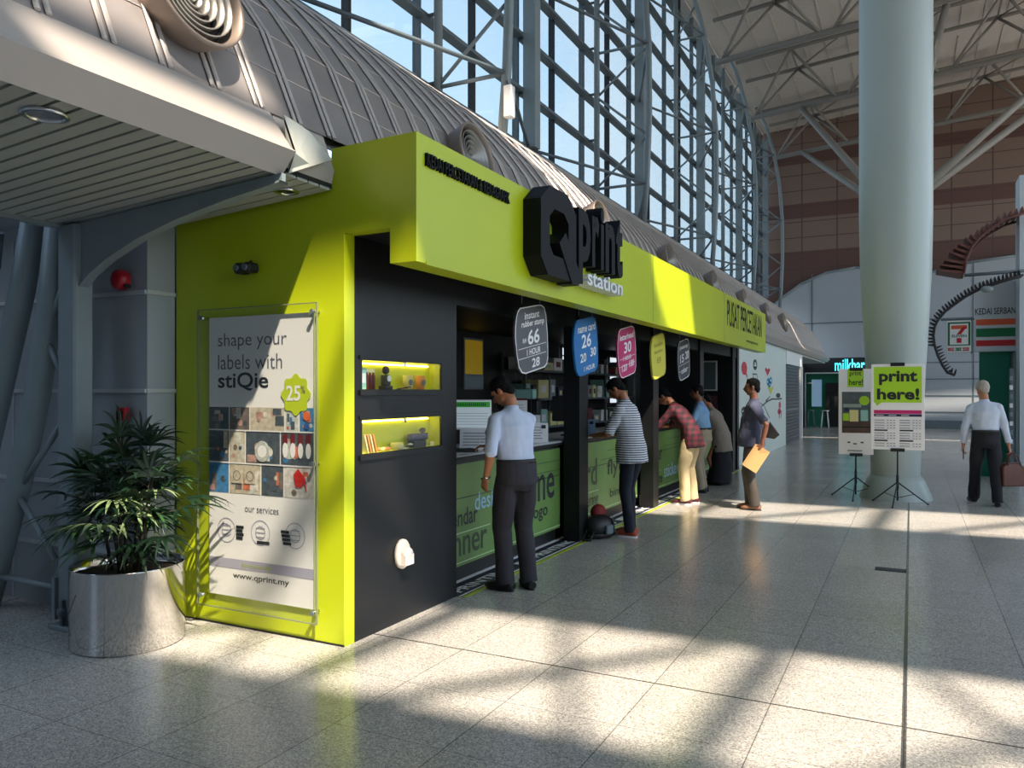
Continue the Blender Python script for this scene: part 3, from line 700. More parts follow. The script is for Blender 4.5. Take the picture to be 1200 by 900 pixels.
# white outlet on the dark panel
t = thing('wall_outlet_cover', 'white domed outlet cover low on the black side panel', 'wall outlet', (-3.15, 4.46, .47))
s = MB(); s.lathe([(0, 0), (.082, 0), (.082, .02), (.07, .032), (0, .034)], (0, 0, 0), whitepl, 32, Matrix.Rotation(R(90), 4, 'Y') @ Matrix.Scale(1.25, 4, (1, 0, 0))); s.build('back_plate', t)
s = MB(); s.lathe([(0, .0), (.05, 0), (.05, .04), (.044, .052), (0, .056)], (.02, .0, .0), whitepl, 24, Matrix.Rotation(R(90), 4, 'Y')); s.box((.02, -.05, -.07), (.074, .05, .0), whitepl); s.build('hood', t)

# camera on the end wall
t = thing('security_camera', 'small black twin-lens camera high on the green end wall', 'camera', (-3.92, 3.85, 2.41))
s = MB(); s.rbox((-.075, -.11, -.035), (.0, -.01, .035), blk, .015); s.rbox((.005, -.11, -.03), (.075, -.01, .035), blk, .015); s.build('housing', t)
s = MB(); s.tube((-.035, -.105, 0), (-.035, -.125, 0), .02, steel_d, 14); s.tube((.042, -.105, 0), (.042, -.125, 0), .02, steel_d, 14); s.build('lens', t)
s = MB(); s.tube((0, 0, .0), (0, -.06, 0), .02, blk, 10); s.tube((0, -.02, .02), (0, -.02, .06), .008, blk, 6); s.build('mount', t)

# ------------------------------------------------------------------ poster behind acrylic
t = thing('wall_poster', 'tall white label-printing poster behind clear acrylic on the green wall', 'poster', (-3.86, 3.85, .1)); PO = Vector((-3.86, 3.85, .1))
def pp(mb, name, par=None):
    o = mb.build(name, par or t)
    if par is None: o.matrix_parent_inverse = Matrix.Translation(-PO)
    return o
pw = mat('poster_white', srgb(238, 236, 236), .45)
bd = Board((0, 3.83, 0), (1, 0, 0))
s = MB(); s.box((-4.305, 3.828, .21), (-3.375, 3.836, 2.10), pw); PR = pp(s, 'print_sheet')
ink = mat('ink_dark', srgb(36, 40, 44), .5); inkg = mat('ink_grey', srgb(96, 100, 110), .5); lil = mat('lilac_band', srgb(170, 168, 188), .5)
s = MB()
bd.text(s, 'shape your', -4.22, 1.875, .62, .115, inkg, .004, 0, -.004); bd.text(s, 'labels with', -4.22, 1.745, .58, .10, inkg, .004, 0, -.004)
bd.text(s, 'stiQie', -4.22, 1.60, .46, .125, ink, .004, 0, .015)
bd.text(s, 'our services', -3.97, .79, .30, .045, inkg, .004)
bd.text(s, 'www.qprint.my', -4.08, .325, .50, .05, ink, .004, 0, .012)
pp(s, 'lettering', PR)
s = MB(); bd.rect(s, -4.305, .40, .93, .065, lil, .004); bd.text(s, 'for more info', -4.0, .418, .27, .032, green, .006)
for cx, cy in ((-4.14, .655), (-3.83, .66), (-3.53, .665)):
    bd.ring(s, cx, cy, .085, .006, lil, .004); bd.ring(s, cx, cy, .045, .006, lil, .004)
    for k in range(3): bd.rect(s, cx-.04, cy-.03+.03*k, .08, .005, lil, .005)
for k in range(4): bd.rect(s, -4.05, .60+.025*k, .06+.01*(k % 2), .019, ink, .005); bd.rect(s, -3.65+.006*(3-k), .60+.025*k, .07, .019, ink, .005)
bd.rect(s, -3.86, .585, .11, .022, ink, .005)
pp(s, 'service_icons', PR)
s = MB()
bd.poly(s, [(-3.52+(.115+.011*math.cos(8*a))*math.cos(a), 1.575+(.125+.011*math.cos(8*a))*math.sin(a)) for a in [2*math.pi*k/80 for k in range(80)]], mat('badge_green', srgb(190, 208, 40), .45), .008)
bd.text(s, '25', -3.60, 1.535, .12, .10, pw, .010, 0, .02); bd.text(s, '%', -3.475, 1.585, .035, .045, inkg, .010); pp(s, 'price_badge', PR)
s = MB(); cols = [srgb(120, 110, 105), srgb(190, 150, 140), srgb(200, 205, 200), srgb(210, 120, 90), srgb(80, 90, 100), srgb(200, 190, 170), srgb(70, 130, 180), srgb(220, 215, 210)]
pm = [mat('photo_tone_%d' % i, c, .5, vary=.3, scale=30) for i, c in enumerate(cols)]
def tile(x0, x1, z0, z1, base, bits):
    bd.rect(s, x0, z0, x1-x0, z1-z0, base, .004)
    for j in range(bits):
        m_ = pm[random.randrange(8)]; w = (x1-x0)*random.uniform(.12, .3); x = random.uniform(x0, x1-w); h = (z1-z0)*random.uniform(.15, .55); zz = random.uniform(z0, z1-h)
        if random.random() < .5: bd.rect(s, x, zz, w, h, m_, .0045+.0003*j)
        else:
            r = min(w, h)/2*.95; bd.disc(s, x+r, zz+r, r, m_, .0045+.0003*j, 14)
rw = [(1.34, 1.49, [(-4.305, -4.12, 4), (-4.11, -3.93, 0), (-3.92, -3.62, 5), (-3.61, -3.5, 2), (-3.49, -3.375, 6)]),
      (1.12, 1.33, [(-4.305, -4.12, 4), (-4.11, -3.97, 5), (-3.96, -3.66, 4), (-3.65, -3.375, 4)]),
      (.91, 1.11, [(-4.305, -4.12, 6), (-4.11, -3.83, 5), (-3.82, -3.63, 4), (-3.62, -3.375, 7)])]
for z0, z1_, tl in rw:
    for x0, x1, bi in tl: tile(x0, x1, z0, z1_, pm[bi], 6)
bd.rect(s, -4.305, 1.332, .93, .006, pw, .008); bd.rect(s, -4.305, 1.112, .93, .006, pw, .008)
bd.disc(s, -3.81, 1.2, .065, pm[2], .009, 20, .07); bd.disc(s, -3.81, 1.2, .04, pw, .0095, 20)
for k in range(4): bd.disc(s, -3.61+.065*k, 1.215, .022, pw, .009, 14, .05); bd.rect(s, -3.63+.065*k, 1.26, .04, .06, maroon, .0088)
bd.disc(s, -3.43, 1.44, .03, mat('photo_orange', srgb(225, 110, 60), .5), .009, 16); bd.disc(s, -3.43, 1.375, .022, mat('photo_blue', srgb(60, 90, 150), .5), .009, 16)
bd.poly(s, [(-3.54, 1.06), (-3.5, 1.1), (-3.44, 1.04), (-3.43, .95), (-3.46, 1.02), (-3.47, .98), (-3.52, .98)], mat('photo_red', srgb(215, 40, 40), .5), .009)
for x in (-4.09, -3.97): bd.rect(s, x, .98, .1, .1, pm[5], .009); bd.ring(s, x+.05, 1.03, .035, .006, pm[0], .0095)
pp(s, 'product_photographs', PR)
s = MB(); s.box((-4.385, 3.795, .13), (-3.325, 3.805, 2.155), aglass); pp(s, 'acrylic_sheet')
s = MB()
ed = mat('acrylic_edge', srgb(120, 128, 96), .3)
for a, b in (((-4.387, 3.793, .128), (-4.381, 3.807, 2.157)), ((-3.329, 3.793, .128), (-3.323, 3.807, 2.157)), ((-4.385, 3.793, 2.152), (-3.325, 3.807, 2.158)), ((-4.385, 3.793, .127), (-3.325, 3.807, .133))): s.box(a, b, ed)
pp(s, 'sheet_edge')
for x in (-4.345, -3.355):
    for z in (.2, 1.14, 2.10):
        if x < -4 and z == 1.14: continue
        s = MB(); s.tube((x, 3.85, z), (x, 3.785, z), .012, chrome, 12); s.tube((x, 3.79, z), (x, 3.782, z), .016, steel_d, 14); pp(s, 'standoff_bolt')

# ------------------------------------------------------------------ counters
def counter_mat():
    m = mat('counter_green', srgb(106, 140, 74), .35, vary=.35, scale=.9); return m
cg = counter_mat(); ctop = mat('counter_top', srgb(170, 172, 176), .3); lblu = mat('letter_pale_blue', srgb(150, 185, 205), .4); linew = mat('line_pale', srgb(190, 215, 170), .4); lgrn = mat('letter_green', srgb(50, 70, 40), .4)
WD = [[('calendar', 5.25, .47, .62, .15, ink), ('design', 5.82, .52, .52, .20, lblu), ('banner', 5.18, .22, .86, .24, lgrn), ('name', 6.55, .48, .95, .27, ink), ('logo', 6.95, .28, .38, .17, ink)],
      [('card', 8.0, .48, .75, .32, lgrn), ('numbering', 8.0, .20, .8, .20, lgrn), ('flyer', 9.1, .5, .8, .25, ink), ('binding', 9.2, .24, .8, .14, ink)],
      [('poster', 10.7, .5, .8, .25, ink), ('sticker', 11.6, .28, .8, .2, lblu), ('brochure', 10.7, .22, .8, .16, ink)],
      [('stamp', 13.4, .5, .8, .25, ink), ('letterhead', 14.2, .24, 1.0, .2, ink)]]
seg = [(5.2, 7.66), (7.9, 10.3), (10.55, 12.95), (13.2, 15.6)]
cl = ['green counter front with design and banner lettering by the man in dark trousers', 'green counter front behind the man in the striped shirt', 'green counter front behind the man in the plaid shirt', 'green counter front past the man in the light blue shirt']
for (a, b), wds, l in zip(seg, WD, cl):
    t = thing('counter_unit', l, 'counter', (-3.7, (a+b)/2, 0), 0, 'counter units under the long worktop'); OO = Vector(t.location)
    def cp(mb, n, par=None):
        o = mb.build(n, par or t)
        if par is None: o.matrix_parent_inverse = Matrix.Translation(-OO)
        return o
    s = MB(); s.box((-4.0, a, .14), (-3.36, b, 1.02), blk); cp(s, 'carcass')
    s = MB(); s.box((-3.36, a+.01, .14), (-3.345, b-.01, .99), cg); fp = cp(s, 'front_panel')
    s = MB(); s.box((-3.95, a, 0), (-3.40, b, .14), blk); cp(s, 'plinth')
    bd = Board((-3.345, 0, 0), (0, 1, 0))
    for w, y, z, ww, hh, m_ in wds: s = MB(); bd.text(s, w, y, z, min(ww, b-y-.03), hh, m_, .003, 0, .01); cp(s, 'lettering', fp)
    s = MB()
    for z, m_, y0, y1 in ((.70, ink, a+.01, b-.01), (.41, linew, a+.01, a+.9), (.165, linew, a+.01, b-.01), (.86, lgrn, a+1.2, b-.01), (.76, lgrn, a+1.0, b-.01)): bd.rect(s, y0, z, y1-y0, .007, m_, .003)
    cp(s, 'printed_lines', fp)
s = MB(); s.rbox((-4.05, 5.2, 1.025), (-3.315, 16.1, 1.045), blk, .004); s.rbox((-4.05, 5.2, 1.045), (-3.33, 16.1, 1.068), ctop, .004)
o = s.build('worktop'); meta(o, 'long worktop with pale top and black edge on the green counters', 'worktop')
t = thing('floor_sticker', 'black and lime floor strip with white lettering before the counter', 'floor sticker', (-3.2, 5.2, .0))
mk = MB(); mk.box((-.15, 0, .001), (.1, 11, .003), mat('sticker_black', srgb(40, 42, 60), .4)); mk.build('strip', t)
mk = MB(); mk.box((-.2, 0, .0015), (-.155, 11, .0035), paper); mk.box((.07, 0, .003), (.085, 11, .004), paper); mk.box((.10, 0, .001), (.135, 11, .0035), green); mk.build('edge_stripes', t)
mk = MB(); bf = Board((-3.2+.03+3.2, 0, .0032), (0, 1, 0), (-1, 0, 0))
for y in (.1, 1.55, 2.85, 4.2, 5.6, 7.0):
    mk = MB(); bf.text(mk, 'PRINTING', y, 0, .95, .11, paper, .0005, 0, .02); bf.poly(mk, [(y+1.1, 0), (y+1.3, 0), (y+1.38, .05), (y+1.3, .1), (y+1.1, .1)], paper, .001, .0004); mk.build('lettering', t)

# ------------------------------------------------------------------ hanging price signs
SH = [(0, .38), (.0, .30), (.03, .16), (.07, .05), (.13, .005), (.20, 0), (.58, .065), (.64, .10), (.665, .16), (.655, .36), (.62, .54), (.58, .61), (.52, .625), (.46, .62), (.09, .555), (.045, .52), (.02, .47)]
sg = [('charcoal', srgb(84, 84, 92), [('instant', .16, .47, .3, .06), ('rubber stamp', .10, .39, .46, .07), ('66', .22, .245, .24, .13), ('RM', .12, .27, .07, .04), ('1 HOUR', .2, .155, .28, .055), ('28', .3, .04, .16, .08)], 'charcoal hanging sign showing 66'),
      ('blue', srgb(16, 108, 176), [('name card', .08, .44, .48, .08), ('26', .18, .28, .26, .14), ('20', .14, .14, .16, .09), ('30', .42, .17, .16, .09), ('1 HOUR', .24, .04, .3, .05)], 'bright blue hanging sign showing 26'),
      ('magenta', srgb(190, 34, 104), [('letterhead', .05, .44, .5, .07), ('30', .2, .28, .26, .13), ('1 HOUR', .16, .2, .3, .05), ('120', .12, .08, .18, .08), ('100', .38, .1, .18, .08)], 'magenta hanging sign showing 30'),
      ('yellow', srgb(206, 200, 70), [('booklet', .1, .42, .4, .06), ('binding', .12, .32, .38, .06), ('8', .22, .2, .2, .08)], 'yellow hanging sign with faint lettering'),
      ('navy', srgb(50, 54, 66), [('photocopy', .08, .44, .46, .07), ('15', .1, .26, .2, .12), ('20', .38, .28, .2, .12), ('colour', .16, .1, .34, .08)], 'small dark hanging sign, last in the row')]
dimy = mat('yellow_ink', srgb(160, 155, 60), .5)
for k, (cn, cc, tx, l) in enumerate(sg):
    y0 = 5.80+1.275*k; z0 = 1.745
    t = thing('hanging_sign', l+' below the lime fascia', 'sign', (-2.95, y0+.33, z0+.6))
    bd = Board((0, -.33, -.6), (0, 1, 0)); sm = mat('sign_'+cn, cc, .45)
    s = MB(); bd.poly(s, SH, sm, .006, .02); B_ = s.build('board', t)
    n = len(SH); s = MB(); s.X = bd.M; cx, cy = .33, .31
    inn = [(cx+(a-cx)*.965, cy+(b-cy)*.965) for a, b in SH]
    for i in range(n):
        j = (i+1) % n; s.add([(SH[i][0], SH[i][1], .0075), (SH[j][0], SH[j][1], .0075), (inn[j][0], inn[j][1], .0075), (inn[i][0], inn[i][1], .0075)], [(0, 1, 2, 3)], dimy if cn == 'yellow' else paper if cn != 'blue' else sm)
    s.X = Matrix(); s.build('border', B_)
    s = MB(); b2 = Board(bd.M @ Vector((.03, -.035, 0)), bd.M.to_3x3() @ Vector((.985, .17, 0)), bd.M.to_3x3() @ Vector((-.02, 1, 0)))
    for w, x, z, ww, hh in tx: b2.text(s, w, x, z, ww, hh, dimy if cn == 'yellow' else paper, .009, 0, .02)
    if cn in ('charcoal', 'magenta', 'navy'):
        for z in (.225, .14): b2.rect(s, .04, z, .56, .005, paper, .008)
    s.build('lettering', B_)
    for y in (-.18, .18):
        s = MB(); s.tube((-.004, y, -.0), (-.004, y, .24), .004, steel_d, 6); s.build('hanging_rod', t)

# ------------------------------------------------------------------ things on and behind the counter
def atd(x, y, z): return Vector((x, y, z))
scr = mat('screen_pale', srgb(190, 200, 205), .3, emit=srgb(180, 195, 205), es=.35); scg = mat('screen_green', srgb(60, 150, 60), .3, emit=srgb(50, 150, 50), es=.3)
def monitor(x, y, rz, lab, on=True, w=.42, h=.28):
    t = thing('computer_monitor', lab, 'monitor', (x, y, 1.068), R(rz))
    s = MB(); s.rbox((-w/2, 0, .17), (w/2, .035, .17+h), white if on else blk, .006); H_ = s.build('housing', t)
    bd = Board((-w/2, 0, .17), (1, 0, 0)); s = MB(); bd.rect(s, .012, .02, w-.024, h-.03, scr if on else blk, .003)
    if on:
        bd.rect(s, .012, h-.07, w-.024, .05, scg, .004)
        for k in range(5): bd.rect(s, .09, .05+.025*k, w-.12, .003, inkg, .004)
        for k in range(16): bd.rect(s, .09+.018*k, h-.06, .009, .028, ink, .0046)
        for a in range(7): bd.rect(s, .03+.02*math.sin(a*1.2), .03+.025*a, .022, .02, scg, .0045)
    s.build('screen', H_)
    s = MB(); s.rbox((-.02, .02, .01), (.02, .05, .25), white if on else blk, .004); s.rbox((-.1, -.05, 0), (.1, .09, .014), white if on else blk, .004); s.build('stand', t)
monitor(-3.66, 6.26, 27, 'white monitor with green and white page beside the man at the counter')
monitor(-3.62, 8.55, 20, 'black framed monitor on the counter before the striped shirt', False, .4, .3)
def plate(x, y, rz, lab, w=.3, h=.19, tilt=14, name='tilted_notice', cat='notice', mm=None):
    t = thing(name, lab, cat, (x, y, 1.068), R(rz))
    s = MB(); q = math.tan(R(tilt))*h
    s.prism([(-w/2, 0, 0), (w/2, 0, 0), (w/2, q, h), (-w/2, q, h)], (0, .008, 0), mm or paper); B_ = s.build('panel', t)
    s = MB(); s.prism([(-w/2, q+.004, h-.02), (w/2, q+.004, h-.02), (w/2, q+.11, 0), (-w/2, q+.11, 0)], (0, .006, 0), mm or paper); s.build('back_leg', t)
    s = MB()
    for k in range(5):
        z = h*(.2+.14*k); yy = q*z/h-.002; s.prism([(-w*.4, yy, z), (w*(.3-.05*(k % 2)), yy, z), (w*(.3-.05*(k % 2)), yy+.001, z+.006), (-w*.4, yy+.001, z+.006)], (0, -.0005, 0), inkg)
    z = h*.72; yy = q*z/h-.004; s.prism([(w*.27, yy, z), (w*.42, yy, z), (w*.42, yy+.004, z+.035), (w*.27, yy+.004, z+.035)], (0, -.0005, 0), ink)
    s.build('print', B_)
plate(-3.5, 6.12, 27, 'white tilted notice by the hand of the man writing')
plate(-3.45, 7.22, 27, 'white tilted notice on the counter just before the black pillar', .3, .2)
plate(-3.42, 8.52, 20, 'blue and white tilted leaflet on the counter by the striped shirt', .26, .19, 40, mm=mat('leaflet_blue', srgb(110, 140, 170), .5))
t = thing('leaflet_rack', 'black leaflet rack with lime cards next to the white monitor', 'leaflet rack', (-3.62, 6.62, 1.068), R(27))
s = MB(); s.box((-.07, 0, 0), (.07, .08, .36), blk); s.build('frame', t)
for k in range(3):
    s = MB(); s.box((-.055, -.012-.006, .03+.11*k), (.055, -.006, .11+.11*k), [green, steel, lgrn][k]); s.build('leaflet', t)
t = thing('keyboard', 'black keyboard lying on the worktop below the white monitor', 'keyboard', (-3.52, 5.78, 1.069), R(60))
s = MB(); s.rbox((-.2, -.07, 0), (.2, .07, .02), blk, .005); s.build('case', t)
s = MB()
for a in range(13):
    for b in range(4): s.box((-.19+a*.029, -.06+b*.03, .02), (-.166+a*.029, -.036+b*.03, .027), gapm)
s.build('keys', t)
t = thing('form_sheet', 'white form lying on the worktop under the writing hand', 'paper', (-3.42, 5.62, 1.069), R(80)); s = MB(); s.box((-.15, -.06, 0), (.15, .08, .002), paper); s.build('sheet', t)
for x, y, z, w, h, l in ((-3.72, 7.35, 1.30, .24, .22, 'white price list hanging above the counter before the pillar'), (-3.66, 7.6, 1.16, .2, .2, 'lower white sheet hanging beside the pillar'), (-3.6, 8.75, 1.27, .14, .17, 'white slip hanging by the face of the striped-shirt man')):
    t = thing('hung_sheet', l, 'paper', (x, y, z), R(25)); s = MB(); s.box((-w/2, 0, 0), (w/2, .003, h), paper)
    for k in range(5): s.box((-w*.4, -.001, h*(.15+.13*k)), (w*.35, 0, h*(.15+.13*k)+.004), inkg)
    s.box((-w/2, -.001, h-.02), (w/2, .0, h), maroon if w > .23 else ink)
    s.build('sheet', t); s = MB(); s.tube((0, .004, h), (0, .004, 2.45-z), .002, steel_d, 4); s.build('thread', t)
t = thing('framed_poster', 'yellow and grey framed poster on the dark inner wall', 'poster', (-5.65, 9.78, 1.62))
s = MB(); s.box((0, -.28, 0), (.02, .28, .74), steel); s.build('frame', t)
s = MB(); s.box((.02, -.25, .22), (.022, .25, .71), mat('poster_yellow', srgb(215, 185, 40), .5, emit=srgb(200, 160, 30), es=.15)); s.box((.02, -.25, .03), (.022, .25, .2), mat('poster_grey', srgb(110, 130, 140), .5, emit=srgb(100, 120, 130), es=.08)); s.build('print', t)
t = thing('framed_poster', 'pale framed notice on the far dark wall inside the booth', 'poster', (-3.75, 16.2, 1.6))
s = MB(); s.box((-.2, -.03, 0), (.2, 0, .62), white); s.build('frame', t); s = MB(); s.box((-.17, -.034, .03), (.17, -.03, .59), mat('print_dim', srgb(90, 105, 105), .5)); s.build('print', t)
t = thing('framed_poster', 'dim red chart below the pale notice inside the booth', 'poster', (-3.75, 16.2, 1.05))
s = MB(); s.box((-.2, -.03, 0), (.2, 0, .45), mat('print_red_dim', srgb(90, 50, 60), .5)); s.build('print', t)
# shelves of machines and boxes at the back
t = thing('storage_shelf', 'dark storage shelf along the inner wall of the booth', 'shelf', (-5.4, 10.6, 0)); 
for z in (.5, 1.0, 1.45, 1.9):
    s = MB(); s.box((-.22, -.0, z), (.2, 5.3, z+.03), steel_d); s.build('board', t)
for y in (0, 1.7, 3.5, 5.27):
    s = MB(); s.box((.16, y, 0), (.2, y+.03, 2.2), steel_d); s.box((-.22, y, 0), (-.18, y+.03, 2.2), steel_d); s.build('upright', t)
random.seed(11); bc = [paper, steel, tealp, blk, cream, navy, maroon, white, lgrn]
nm = ['on the top shelf', 'on the upper middle shelf', 'on the lower middle shelf']
for r_, z in enumerate((1.93, 1.48, 1.03)):
    y = 10.7; k = 0
    while y < 15.6:
        w = random.uniform(.12, .4); h = random.uniform(.12, .34 if z < 1.9 else .26); m_ = random.choice(bc)
        o = MB(); o.rbox((-.15, -w/2, 0), (.15, w/2, h), m_, .008); o.box((.15, -w/4, h*.3), (.152, w/4, h*.7), random.choice(bc))
        q = thing('stock_box', 'storage box %s inside the booth' % nm[r_], 'box', (-5.4, y+w/2, z), 0, 'stock boxes '+nm[r_]); o.build('carton', q)
        y += w+random.uniform(.03, .12); k += 1
t = thing('printer', 'white and teal printer under the gap beside the blue sign', 'printer', (-4.3, 8.6, 1.2), R(20))
s = MB(); s.rbox((-.25, -.2, 0), (.25, .2, .3), blk, .02); s.build('body', t); s = MB(); s.rbox((-.2, -.21, .3), (.2, .1, .42), tealp, .015); s.build('cover', t); s = MB(); s.rbox((-.17, -.33, .1), (.17, -.2, .13), paper, .005); s.build('tray', t); s = MB(); s.box((-.22, -.18, -1.2), (.22, .18, 0), steel_d); s.build('cabinet', t)
brt = mat('window_daylight', (.8, .85, .9, 1), .4, emit=(.75, .82, .9, 1), es=.9)
for (x, y, z, w, h, l) in ((-5.64, 13.2, 2.08, .5, .3, 'small bright pane high on the inner wall behind the blue sign'), (-5.64, 18.3-2.6, 1.35, .5, .95, 'tall bright pane at the far end of the inner wall')):
    t = thing('bright_pane', l, 'window pane', (x, y, z)); s = MB(); s.box((0, -w/2, 0), (.02, w/2, h), brt); s.build('pane', t)
    s = MB(); s.box((.0, -w/2-.03, -.03), (.03, -w/2, h+.03), blk); s.box((.0, w/2, -.03), (.03, w/2+.03, h+.03), blk); s.box((.02, -w/2, h*.5), (.03, w/2, h*.5+.02), blk); s.build('frame', t)
t = thing('potted_succulent', 'small pale green pot plant on the counter past the striped shirt', 'plant', (-3.55, 10.0, 1.068))
s = MB(); s.lathe([(0, 0), (.05, 0), (.06, .08), (0, .08)], (0, 0, 0), blk, 14); s.build('pot', t)
s = MB()
for k in range(26):
    a = k*2.4; e_ = .3+1.1*(k/26); d = Vector((math.cos(a)*math.cos(e_), math.sin(a)*math.cos(e_), math.sin(e_)))
    s.path([Vector((0, 0, .08)), Vector((0, 0, .09))+d*.07, Vector((0, 0, .1))+d*.12], [.006, .012, .001], mat('succulent', srgb(150, 185, 110), .5), 5)
s.build('leaves', t)

# ------------------------------------------------------------------ print-here stands
def stand(x, y, rz, lab, w, h, zb, draw, zt=None):
    t = thing('sign_stand', lab, 'sign stand', (x, y, 0), R(rz))
    s = MB(); s.rbox((-w/2, -.012, zb), (w/2, .012, zb+h), paper, .004); B_ = s.build('board', t)
    draw(Board((-w/2, -.012, zb), (1, 0, 0)), B_)
    s = MB(); s.rbox((-.09, -.025, zb+h-.03), (.09, .025, zb+h+.02), blk, .004); s.build('top_clamp', t)
    s = MB(); s.rbox((-.09, -.03, zb-.025), (.09, .025, zb+.02), blk, .004); s.build('bottom_clamp', t)
    s = MB(); s.tube((0, .03, .06), (0, .03, zb+h), .011, blk, 8); s.tube((0, .03, .22), (0, .03, .42), .018, blk, 8); s.build('pole', t)
    for a in (-100, 20, 140):
        s = MB(); d = Vector((math.cos(R(a)), math.sin(R(a)), 0)); s.tube(Vector((0, .03, .32)), Vector((0, .03, .02))+d*.4, .009, blk, 6); s.ell(Vector((0, .03, .015))+d*.41, (.016, .016, .014), blk, 8); s.build('leg', t)
    for a in (-100, 20, 140):
        s = MB(); d = Vector((math.cos(R(a)), math.sin(R(a)), 0)); s.tube(Vector((0, .03, .1)), Vector((0, .03, .15))+d*.22, .005, blk, 5); s.build('strut', t)
    return t
lime2 = mat('lime_print', srgb(168, 214, 48), .45); magp = mat('magenta_print', srgb(196, 40, 110), .45)
def d2(bd, B_):
    s = MB(); bd.rect(s, .035, .66, .60, .50, lime2); bd.poly(s, [(.05, .665), (.14, .665), (.07, .61)], lime2)
    B = s.build('speech_panel', B_)
    s = MB(); bd.text(s, 'print', .10, .905, .48, .20, ink, .004, 0, .035); s.build('lettering', B); s = MB(); bd.text(s, 'here!', .075, .70, .53, .16, ink, .004, 0, .035); s.build('lettering', B)
    s = MB(); bd.rect(s, .035, .505, .60, .05, magp); bd.rect(s, .035, .465, .60, .035, navy)
    for k in range(3): bd.rect(s, .06+.16*k, .478, .1, .008, paper, .004)
    for cx in (.03, .35):
        for j in range(11):
            if j in (4, 8): bd.rect(s, cx+.01, .405-.036*j, .17, .02, ink, .003); continue
            bd.rect(s, cx+.01, .41-.036*j, .13, .008, inkg, .003); 
            for q in range(3): bd.rect(s, cx+.17+.04*q, .41-.036*j, .025, .008, inkg, .003)
            bd.rect(s, cx+.01, .398-.036*j, .27, .0025, lil, .003)
    s.build('price_table', B_)
stand(-.17, 12.16, 2, 'white print here sign with price table on black tripod, before the column', .67, 1.20, .775, d2)
def d1(bd, B_):
    s = MB(); bd.rect(s, .12, 1.0, .22, .27, lime2); B = s.build('speech_panel', B_)
    s = MB(); bd.text(s, 'print', .15, 1.15, .16, .09, lgrn, .004, 0, .02); s.build('lettering', B); s = MB(); bd.text(s, 'here!', .14, 1.03, .19, .09, lgrn, .004, 0, .02); s.build('lettering', B)
    s = MB(); bd.rect(s, .045, .32, .39, .61, mat('photo_shop', srgb(84, 96, 100), .5, vary=.3, scale=12)); bd.rect(s, .045, .32, .39, .17, mat('photo_wood', srgb(176, 112, 74), .5)); bd.rect(s, .045, .40, .39, .015, ink, .003)
    bd.disc(s, .35, .80, .07, lime2, .003); bd.rect(s, .06, .70, .25, .05, mat('photo_pale', srgb(150, 165, 160), .5), .003); bd.rect(s, .15, .49, .12, .17, cream, .003); bd.rect(s, .06, .50, .08, .11, lime2, .003); bd.rect(s, .3, .50, .1, .16, tealp, .003); bd.rect(s, .08, .64, .06, .05, navy, .0035)
    s.build('photograph', B_)
    s = MB(); bd.rect(s, .12, .17, .04, .02, ink); bd.rect(s, .2, .15, .05, .02, inkg); bd.rect(s, .3, .17, .04, .02, ink); bd.rect(s, .12, .05, .2, .015, inkg); s.build('small_print', B_)
stand(-.73, 12.62, 8, 'narrow print here sign with shop photo on black tripod', .475, 1.27, .655, d1)

# ------------------------------------------------------------------ convenience shop at the side
t = thing('convenience_shop', 'green shop front with striped sign box beside the walking man', 'shop front', (2, 17, 0)); O2 = Vector((2, 17, 0))
def sp_(mb, n, par=None):
    o = mb.build(n, par or t)
    if par is None: o.matrix_parent_inverse = Matrix.Translation(-O2)
    return o
gr = mat('shop_green', srgb(10, 112, 92), .4); pw2 = mat('shop_panel', srgb(196, 206, 214), .45)
s = MB(); s.box((1.14, 17.02, 0), (1.62, 17.12, 2.34), gr); sp_(s, 'green_panel')
s = MB(); s.box((1.62, 17.05, 0), (1.72, 17.3, 2.34), steel_d); s.box((1.66, 16.8, 0), (1.70, 17.05, 2.3), steel); sp_(s, 'door_jamb')
s = MB(); s.rbox((1.05, 16.9, 2.33), (1.83, 17.12, 3.0), pw2, .01); SB = sp_(s, 'sign_box')
bd = Board((0, 16.9, 0), (1, 0, 0)); s = MB()
so = mat('stripe_orange', srgb(222, 96, 62), .4); sgn = mat('stripe_green', srgb(16, 112, 72), .4); sr = mat('stripe_red', srgb(190, 38, 48), .4)
bd.rect(s, 1.08, 2.82, .72, .11, so); bd.rect(s, 1.08, 2.60, .72, .16, sgn); bd.rect(s, 1.08, 2.43, .72, .11, sr); sp_(s, 'stripes', SB)
s = MB(); s.box((1.05, 16.92, 3.0), (1.83, 17.1, 3.62), pw2); HP = sp_(s, 'header_panel')
s = MB(); bd2 = Board((0, 16.92, 0), (1, 0, 0)); bd2.text(s, 'KEDAI SERBAN', 1.065, 3.02, .64, .12, ink, .003, 0, .012); sp_(s, 'lettering', HP)
s = MB(); s.box((1.7, 16.9, 3.1), (1.8, 16.93, 3.6), mat('dark_mesh', srgb(60, 45, 40), .7)); sp_(s, 'louvre_strip', HP)
s = MB(); s.rbox((.60, 16.85, 2.32), (1.0, 16.95, 2.92), white, .01); s.box((.5, 16.9, 2.93), (1.05, 16.93, 2.96), steel_d); s.box((.99, 16.9, 2.3), (1.02, 16.93, 2.95), steel_d); LB = sp_(s, 'logo_box')
bd3 = Board((0, 16.85, 0), (1, 0, 0)); s = MB(); bd3.rect(s, .615, 2.45, .37, .44, sgn); bd3.rect(s, .65, 2.47, .30, .39, paper, .003)
bd3.poly(s, [(.66, 2.84), (.94, 2.84), (.83, 2.49), (.76, 2.49)], paper, .004)
